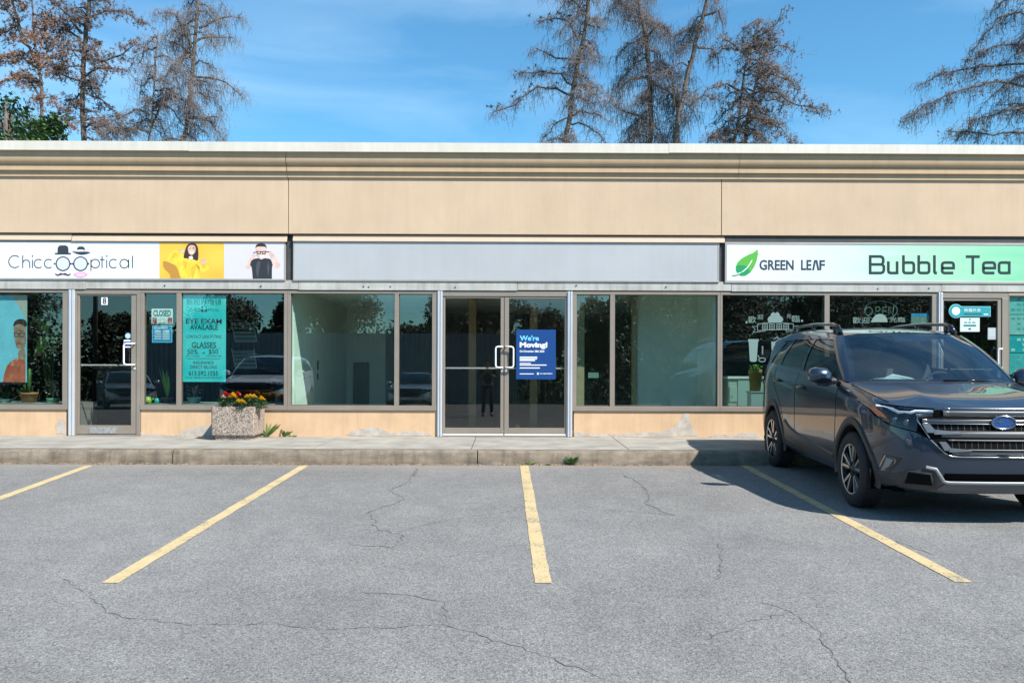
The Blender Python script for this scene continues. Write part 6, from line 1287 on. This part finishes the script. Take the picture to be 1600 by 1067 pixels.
conifer('bare weeping larch with straight horizontal side branches above the portrait photos', 26.0, [[(288, 224), (294, 180), (299, 130), (303, 80), (307, 40), (311, -30), 9.5, 5]], [[(309, 45), (330, 34), (350, 27), (374, 28)], [(304, 66), (330, 58), (364, 59)], [(302, 120), (330, 122), (356, 128), (376, 150)], [(294, 184), (320, 184), (343, 183)], [(300, 68), (285, 35), (270, 22), (248, 22)], [(303, 90), (280, 70), (255, 60)], [(297, 160), (275, 150), (250, 165)]], 14, nb=38, L0=1.35, hang=1.0, twigs=20)
conifer('larch with a long low branch carrying green needle tufts above the double doors', 26.2, [[(884, 226), (889, 190), (893, 160), (897, 130), (904, 95), (912, 60), (918, 20), (921, -40), 10, 6]], [[(894, 152), (868, 136), (840, 138), (806, 162), (772, 176), 'g'], [(897, 136), (876, 118), (850, 112), (802, 118), 'g'], [(905, 60), (890, 35), (868, 28), (842, 34), 'g'], [(903, 95), (870, 88), (838, 76)], [(918, 40), (935, 35), (945, 30)], [(916, 20), (885, -5), (850, -10), 'g']], 15, nb=48, L0=1.2, hang=.75, twigs=18, side=None)
conifer('dense weeping larch with a pale trunk beside the reddish bushy one', 26.6, [[(1015, 226), (1017, 180), (1016, 140), (1012, 90), (1008, 55), (998, 0), (994, -30), 10, 6]], [[(1012, 188), (990, 178), (970, 172), (950, 158)], [(1008, 60), (1030, 40), (1046, 50)], [(1016, 120), (985, 125), (965, 145)], [(1015, 130), (1040, 140), (1058, 150)], [(1003, 20), (975, 10), (955, 0)]], 16, nb=44, L0=1.15, hang=1.2, twigs=26)
conifer('leaning forked larch beside the reddish bushy one', 25.8, [[(1056, 226), (1058, 185), (1068, 150), (1077, 110), (1088, 65), (1098, 30), (1112, -30), 10, 6], [(1058, 190), (1059, 165), (1052, 150), (1038, 135), 6, 3]], [[(1078, 165), (1098, 150), (1120, 155)], [(1090, 75), (1110, 78), (1118, 90)], [(1095, 48), (1075, 45), (1052, 58)], [(1100, 25), (1122, 20), (1130, 40)]], 17, nb=44, L0=1.2, hang=1.1, twigs=20)
conifer('short bushy reddish brown larch whose pointed top shows against the sky', 25.5, [[(1148, 226), (1155, 185), (1158, 150), (1165, 100), (1178, 60), (1190, 25), 9, 1.5], [(1165, 226), (1168, 180), (1180, 135), (1195, 90), (1205, 55), 6, 2]], [[(1180, 135), (1215, 148), (1245, 166), (1288, 172)], [(1160, 145), (1135, 130), (1108, 140)], [(1190, 110), (1222, 120), (1248, 145)], [(1178, 60), (1205, 45), (1220, 25)], [(1168, 90), (1145, 70), (1132, 62)]], 18, nb=74, L0=1.45, z0=7.5, hang=.5, needle=M_NDULL, ndens=.2, twigs=20)
conifer('spreading larch with long sagging branches above the bubble tea lettering', 25.4, [[(1632, 226), (1634, 150), (1630, 60), (1628, -40), 14, 8]], [[(1632, 140), (1600, 135), (1567, 126), (1530, 133), (1492, 144), (1447, 166), (1414, 187)], [(1632, 105), (1600, 99), (1537, 105), (1477, 115), (1436, 134)], [(1630, 30), (1592, 18), (1560, 30), (1537, 55), (1518, 82)], [(1633, 207), (1600, 207), (1537, 209), (1481, 205)], [(1631, 80), (1590, 70), (1550, 75), (1510, 95)], [(1630, 0), (1600, -10), (1570, 0), (1552, 20)], [(1633, 170), (1600, 165), (1560, 178), (1510, 190)], [(1633, 190), (1590, 160), (1555, 165)]], 19, nb=34, L0=1.8, hang=.95, twigs=26, needle=M_NDULL, ndens=.07)
M_DECID = mat('deciduous_leaf', (0.05, 0.10, 0.022), .6, var=.5, scale=1.2); M_DECID2 = mat('dark_deciduous_leaf', (0.030, 0.055, 0.016), .6, var=.5, scale=.9)
def leafy(name, label, cat, c, h, rx, rz_, n, size, mt, seed, cl=14, group=None):
    rnd = random.Random(seed); t = thing(name, label, cat, c, group); c = Vector(c); m = MB(); m.smooth = True; top = c + Vector((0, 0, h - rz_))
    m.tube([c - Vector((0, 0, .1)), c.lerp(top, .5) + Vector((rnd.uniform(-.1, .1), 0, 0)), top, top + Vector((0, 0, rz_ * .5))], [h * .022, h * .017, h * .011, .02], 8)
    cs = []
    for k in range(cl):
        d = Vector((rnd.gauss(0, 1), rnd.gauss(0, 1), rnd.gauss(0, .9))).normalized() * rnd.uniform(.35, .95); q = top + Vector((d.x * rx, d.y * rx, d.z * rz_)); cs.append((q, rnd.uniform(.26, .46) * rx)); m.tube([c.lerp(top, rnd.uniform(.6, 1)), top.lerp(q, .55), q], [h * .008, h * .005, .01], 5)
    m.build('trunk', M_BARK, t); m = MB()
    for k in range(n):
        q, r_ = cs[rnd.randrange(cl)]; d = Vector((rnd.gauss(0, 1), rnd.gauss(0, 1), rnd.gauss(0, .8))); p = q + d.normalized() * r_ * rnd.random() ** .4; e_ = Vector((rnd.gauss(0, 1), rnd.gauss(0, 1), rnd.gauss(0, 1))).normalized(); leafcard(m, p, e_, e_.orthogonal(), size * rnd.uniform(.6, 1.3), size * .35)
    m.build('crown', mt, t); return t
leafy('leafy_tree', 'green leafy tree at the bottom left corner of the sky', 'tree', (at(10, 220, 24.3).x, 24.3, gz(24.3) - .03), 9.75, 1.35, 1.9, 3200, .15, mat('broad_green_leaf', (0.06, 0.12, 0.03), .6, var=.5, scale=1.5), 40, cl=20)

# ---------------------------------------------------------------- what the shop windows mirror: the far side of the lot
m = MB(); pts_ = []
x = -21.0; k = 0
while x < 0.5:
    pts_ += [(x, -21.0), (x + .10, -21.0), (x + .14, -21.06), (x + .24, -21.06)]; x += .28
zb0 = SL * -21 - .1
m.add([(a_, b_, zb0) for a_, b_ in pts_] + [(a_, b_, 3.3) for a_, b_ in pts_] + [(a_, -21.3, 3.3) for a_, b_ in pts_], [(i, i + 1, len(pts_) + i + 1, len(pts_) + i) for i in range(len(pts_) - 1)] + [(len(pts_) + i, len(pts_) + i + 1, 2 * len(pts_) + i + 1, 2 * len(pts_) + i) for i in range(len(pts_) - 1)])
wl = tag(recenter(m.build('metal_fence', mat('ribbed_metal_sheet', (0.24, 0.27, 0.30), .6, .2, var=.08, scale=2))), 'tall ribbed metal fence mirrored in the empty shop windows', 'fence')
random.seed(77)
DV = 50.0; sv = 1315 / DV
kinds = ['broad dark tree mirrored in the shop glass', 'tall tree mirrored above the metal fence', 'ragged tree mirrored in the tea shop windows']
for i, (px, wpx, top) in enumerate(((20, 150, 400), (150, 56, 468), (192, 60, 462), (350, 120, 452), (432, 70, 430), (520, 150, 380), (640, 70, 492), (700, 100, 430), (760, 120, 380), (850, 90, 462), (935, 80, 472), (1015, 140, 400), (1140, 170, 360), (1270, 170, 380), (1400, 170, 360), (1530, 170, 380), (1660, 160, 370), (-130, 160, 380))):
    Yt = 25.35 - DV + random.uniform(-3, 1); xx = (px - 795) / sv; h = EYE + (HY - top) / sv - SL * Yt; rx = wpx / 2 / sv; rz_ = min(h * .42, max(rx * 1.1, h * .36))
    leafy('leafy_tree', ('slim' if wpx < 80 else 'broad') + (' tall' if top < 400 else ' low') + ' leafy tree seen only as a reflection in ' + ('the optical shop glass' if px < 450 else 'the empty shop glass' if px < 1125 else 'the tea shop glass'), 'tree', (xx, Yt, SL * max(-26, Yt) - .05), h, rx, rz_, 9000, .19, M_DECID2, 100 + i, cl=26, group='trees mirrored in the glass')
struct_h = MB()                                      # hedge line put in to block sky reflections under the mirrored trees
rnd = random.Random(5)
for k in range(34000):
    p = Vector((rnd.uniform(-34, 40), -25.5 + rnd.gauss(0, .8), rnd.uniform(-.6, 3.6 + .9 * math.sin(k * 3.7)))) if False else Vector((rnd.uniform(-34, 40), -25.5 + rnd.gauss(0, .8), rnd.uniform(-.6, 3.4 + .9 * math.sin(k)))); e_ = Vector((rnd.gauss(0, 1), rnd.gauss(0, 1), rnd.gauss(0, 1))).normalized(); leafcard(struct_h, p, e_, e_.orthogonal(), .26, .11)
o = struct_h.build('added_hedge', M_DECID2); o['kind'] = 'stuff'
wd_ = MB()                                           # far woodland inserted to hide sky between crowns mirrored on the tea shop side
for k in range(42000):
    x = rnd.uniform(5, 46); hh = 7.4 + 1.3 * math.sin(x * .9) + .8 * math.sin(x * 2.3 + 1); p = Vector((x, -33 + rnd.gauss(0, 1.0), hh * rnd.random() ** .8 - .7)); e_ = Vector((rnd.gauss(0, 1), rnd.gauss(0, 1), rnd.gauss(0, 1))).normalized(); leafcard(wd_, p, e_, e_.orthogonal(), .34, .14)
o = wd_.build('filler_woodland', M_DECID2); o['kind'] = 'stuff'
t = thing('utility_pole', 'wooden utility pole mirrored in the single door glass', 'pole', ((160 - 795) / sv, -24.0, SL * -24)); c = Vector(((160 - 795) / sv, -24.0, SL * -24)); m = MB(); m.smooth = True; m.tube([c, c + Vector((.05, 0, 9.5))], [.16, .11], 10); m.build('post', M_BARK, t); m = MB(); m.box(c.x - 1.1, c.x + 1.1, -24.1, -24.0 + .12, 8.2, 8.32); m.build('crossarm', M_BARK, t)
def car_copy(label, loc, rz, mtc, sc=(1, 1, 1)):
    r_ = car.copy(); C.objects.link(r_); r_.location = loc; r_.rotation_euler = (0, 0, rz); r_.scale = sc; tag(r_, label, 'car')
    def cp_(o, par):
        if o.name.startswith('emblem'): return
        c_ = o.copy(); C.objects.link(c_); c_.parent = par
        if M_PAINT in list(o.data.materials): c_.data = o.data.copy(); c_.data.materials[0] = mtc
        for ch in list(o.children): cp_(ch, c_)
    for ch in list(car.children): cp_(ch, r_)
M_WPAINT = mat('white_car_paint', (0.75, 0.76, 0.78), .25, coat=1.0); M_SPAINT = mat('silver_car_paint', (0.45, 0.47, 0.50), .3, .6, coat=1.0)
car_copy('white SUV mirrored in the window right of the teal poster', (-6.75, 3.4, SL * 3.4), R(178), M_WPAINT)
car_copy('silver car mirrored low in the window left of the double doors', (-3.9, -7.4, SL * -7.4 - .02), R(183), M_SPAINT, (1, 1, .84))
car_copy('silver car mirrored in the narrow window beside the closed sign', (-14.2, -6.6, SL * -6.6 - .02), R(150), M_SPAINT, (1, 1, .84))

# ---------------------------------------------------------------- the photographer, mirrored as a dark figure in the left glass door
def skin(name, V, E, rad, mt, par, sub=2):
    me_ = bpy.data.meshes.new(name); me_.from_pydata(V, E, []); me_.materials.append(mt); o = bpy.data.objects.new(name, me_); C.objects.link(o); o.parent = par
    q = o.modifiers.new('skin', 'SKIN'); q.use_smooth_shade = True
    for i, r_ in enumerate(rad): d = me_.skin_vertices[0].data[i]; d.radius = r_ if hasattr(r_, '__len__') else (r_, r_); d.use_root = (i == 0)
    u_ = o.modifiers.new('sub', 'SUBSURF'); u_.levels = u_.render_levels = sub; return o
ph = thing('person', 'dark clothed person taking the photo, mirrored in the left glass door', 'person', (-.60, -.15, 0)); OFF[ph] = Vector((0, 0, 0))
SKN = mat('skin', (0.45, 0.27, 0.19), .55); CLO = mat('black_jacket_cloth', (0.010, 0.010, 0.012), .85); TRO = mat('dark_trousers_cloth', (0.012, 0.013, 0.016), .85)
V = [(0, 0, .95), (0, 0, 1.15), (0, .01, 1.38), (0, .01, 1.47), (0, .03, 1.55), (0, .04, 1.66), (.19, 0, 1.40), (.27, .06, 1.15), (.20, .30, 1.22), (.17, .37, 1.25), (-.19, 0, 1.40), (-.27, .06, 1.15), (-.20, .30, 1.22), (-.17, .37, 1.25), (.10, 0, .90), (.11, .02, .50), (.12, -.01, .09), (.13, .13, .04), (-.10, 0, .90), (-.12, .02, .50), (-.14, -.01, .09), (-.15, .13, .04), (0, .13, 1.60)]
E = [(0, 1), (1, 2), (2, 3), (3, 4), (4, 5), (2, 6), (6, 7), (7, 8), (8, 9), (2, 10), (10, 11), (11, 12), (12, 13), (0, 14), (14, 15), (15, 16), (16, 17), (0, 18), (18, 19), (19, 20), (20, 21), (4, 22)]
RD = [(.14, .10), (.13, .095), (.15, .10), .055, (.075, .09), (.075, .095), .055, .045, .035, .028, .055, .045, .035, .028, .085, .058, .04, .035, .085, .058, .04, .035, .02]
for s in (1, -1):                                     # five fingers and a thumb on each hand, curled round the camera
    hi = 9 if s > 0 else 13
    for k, (dz, ln) in enumerate(((.030, .055), (.012, .065), (-.006, .060), (-.022, .048))):
        b = len(V); hx, hy, hz_ = V[hi]; V += [(hx - s * .02, hy + .045, hz_ + dz), (hx - s * .045, hy + .045 + ln * .4, hz_ + dz), (hx - s * .075, hy + .04 + ln * .3, hz_ + dz - .004)]; E += [(hi, b), (b, b + 1), (b + 1, b + 2)]; RD += [.010, .009, .008]
    b = len(V); V += [(hx - s * .035, hy + .01, hz_ + .03), (hx - s * .06, hy + .03, hz_ + .045)]; E += [(hi, b), (b, b + 1)]; RD += [.011, .009]
skin('body', V, E, RD, SKN, ph)
skin('jacket', [(0, 0, .90), (0, 0, 1.15), (0, .01, 1.38), (0, .01, 1.46), (.19, 0, 1.40), (.27, .06, 1.15), (.205, .28, 1.215), (-.19, 0, 1.40), (-.27, .06, 1.15), (-.205, .28, 1.215)], [(0, 1), (1, 2), (2, 3), (2, 4), (4, 5), (5, 6), (2, 7), (7, 8), (8, 9)], [(.17, .13), (.155, .115), (.17, .115), .07, .068, .06, .048, .068, .06, .048], CLO, ph)
skin('trousers', [(0, 0, .98), (.10, 0, .88), (.11, .02, .50), (.12, -.01, .10), (-.10, 0, .88), (-.12, .02, .50), (-.14, -.01, .10)], [(0, 1), (1, 2), (2, 3), (0, 4), (4, 5), (5, 6)], [(.155, .115), .098, .072, .06, .098, .072, .06], TRO, ph)
for s, x in ((1, .12), (-1, -.14)): skin('shoe', [(x, -.03, .05), (x, .06, .045), (x + s * .01, .16, .035)], [(0, 1), (1, 2)], [.05, .05, .04], P_BLACK, ph)
skin('hair', [(0, .0, 1.62), (0, .02, 1.70), (0, .06, 1.71)], [(0, 1), (1, 2)], [(.085, .09), (.085, .095), (.07, .06)], P_HAIR, ph)
for s in (1, -1): m = MB(); m.smooth = True; m.lathe([(0, .012), (.009, .006), (.011, 0)], (s * .032, .118, 1.625), 10, 'y'); m.build('eye', P_WHITE, ph, local=True)
m = MB(); m.smooth = True; m.tube([(-.025, .125, 1.565), (0, .132, 1.563), (.025, .125, 1.565)], [.004, .006, .004], 6); m.build('mouth', P_CORAL, ph, local=True)
cm_ = thing('camera', 'black camera held by the mirrored person', 'camera', (-.60, .30, 1.26)); m = MB(); m.box(-.68, -.52, .26, .32, 1.21, 1.31); m.build('camera_body', P_BLACK, cm_, bevel=.008); m = MB(); m.smooth = True; m.lathe([(0, .09), (.036, .09), (.038, .0)], (-.60, .32, 1.255), 20, 'y'); m.build('camera_lens', M_GLOSSB, cm_)
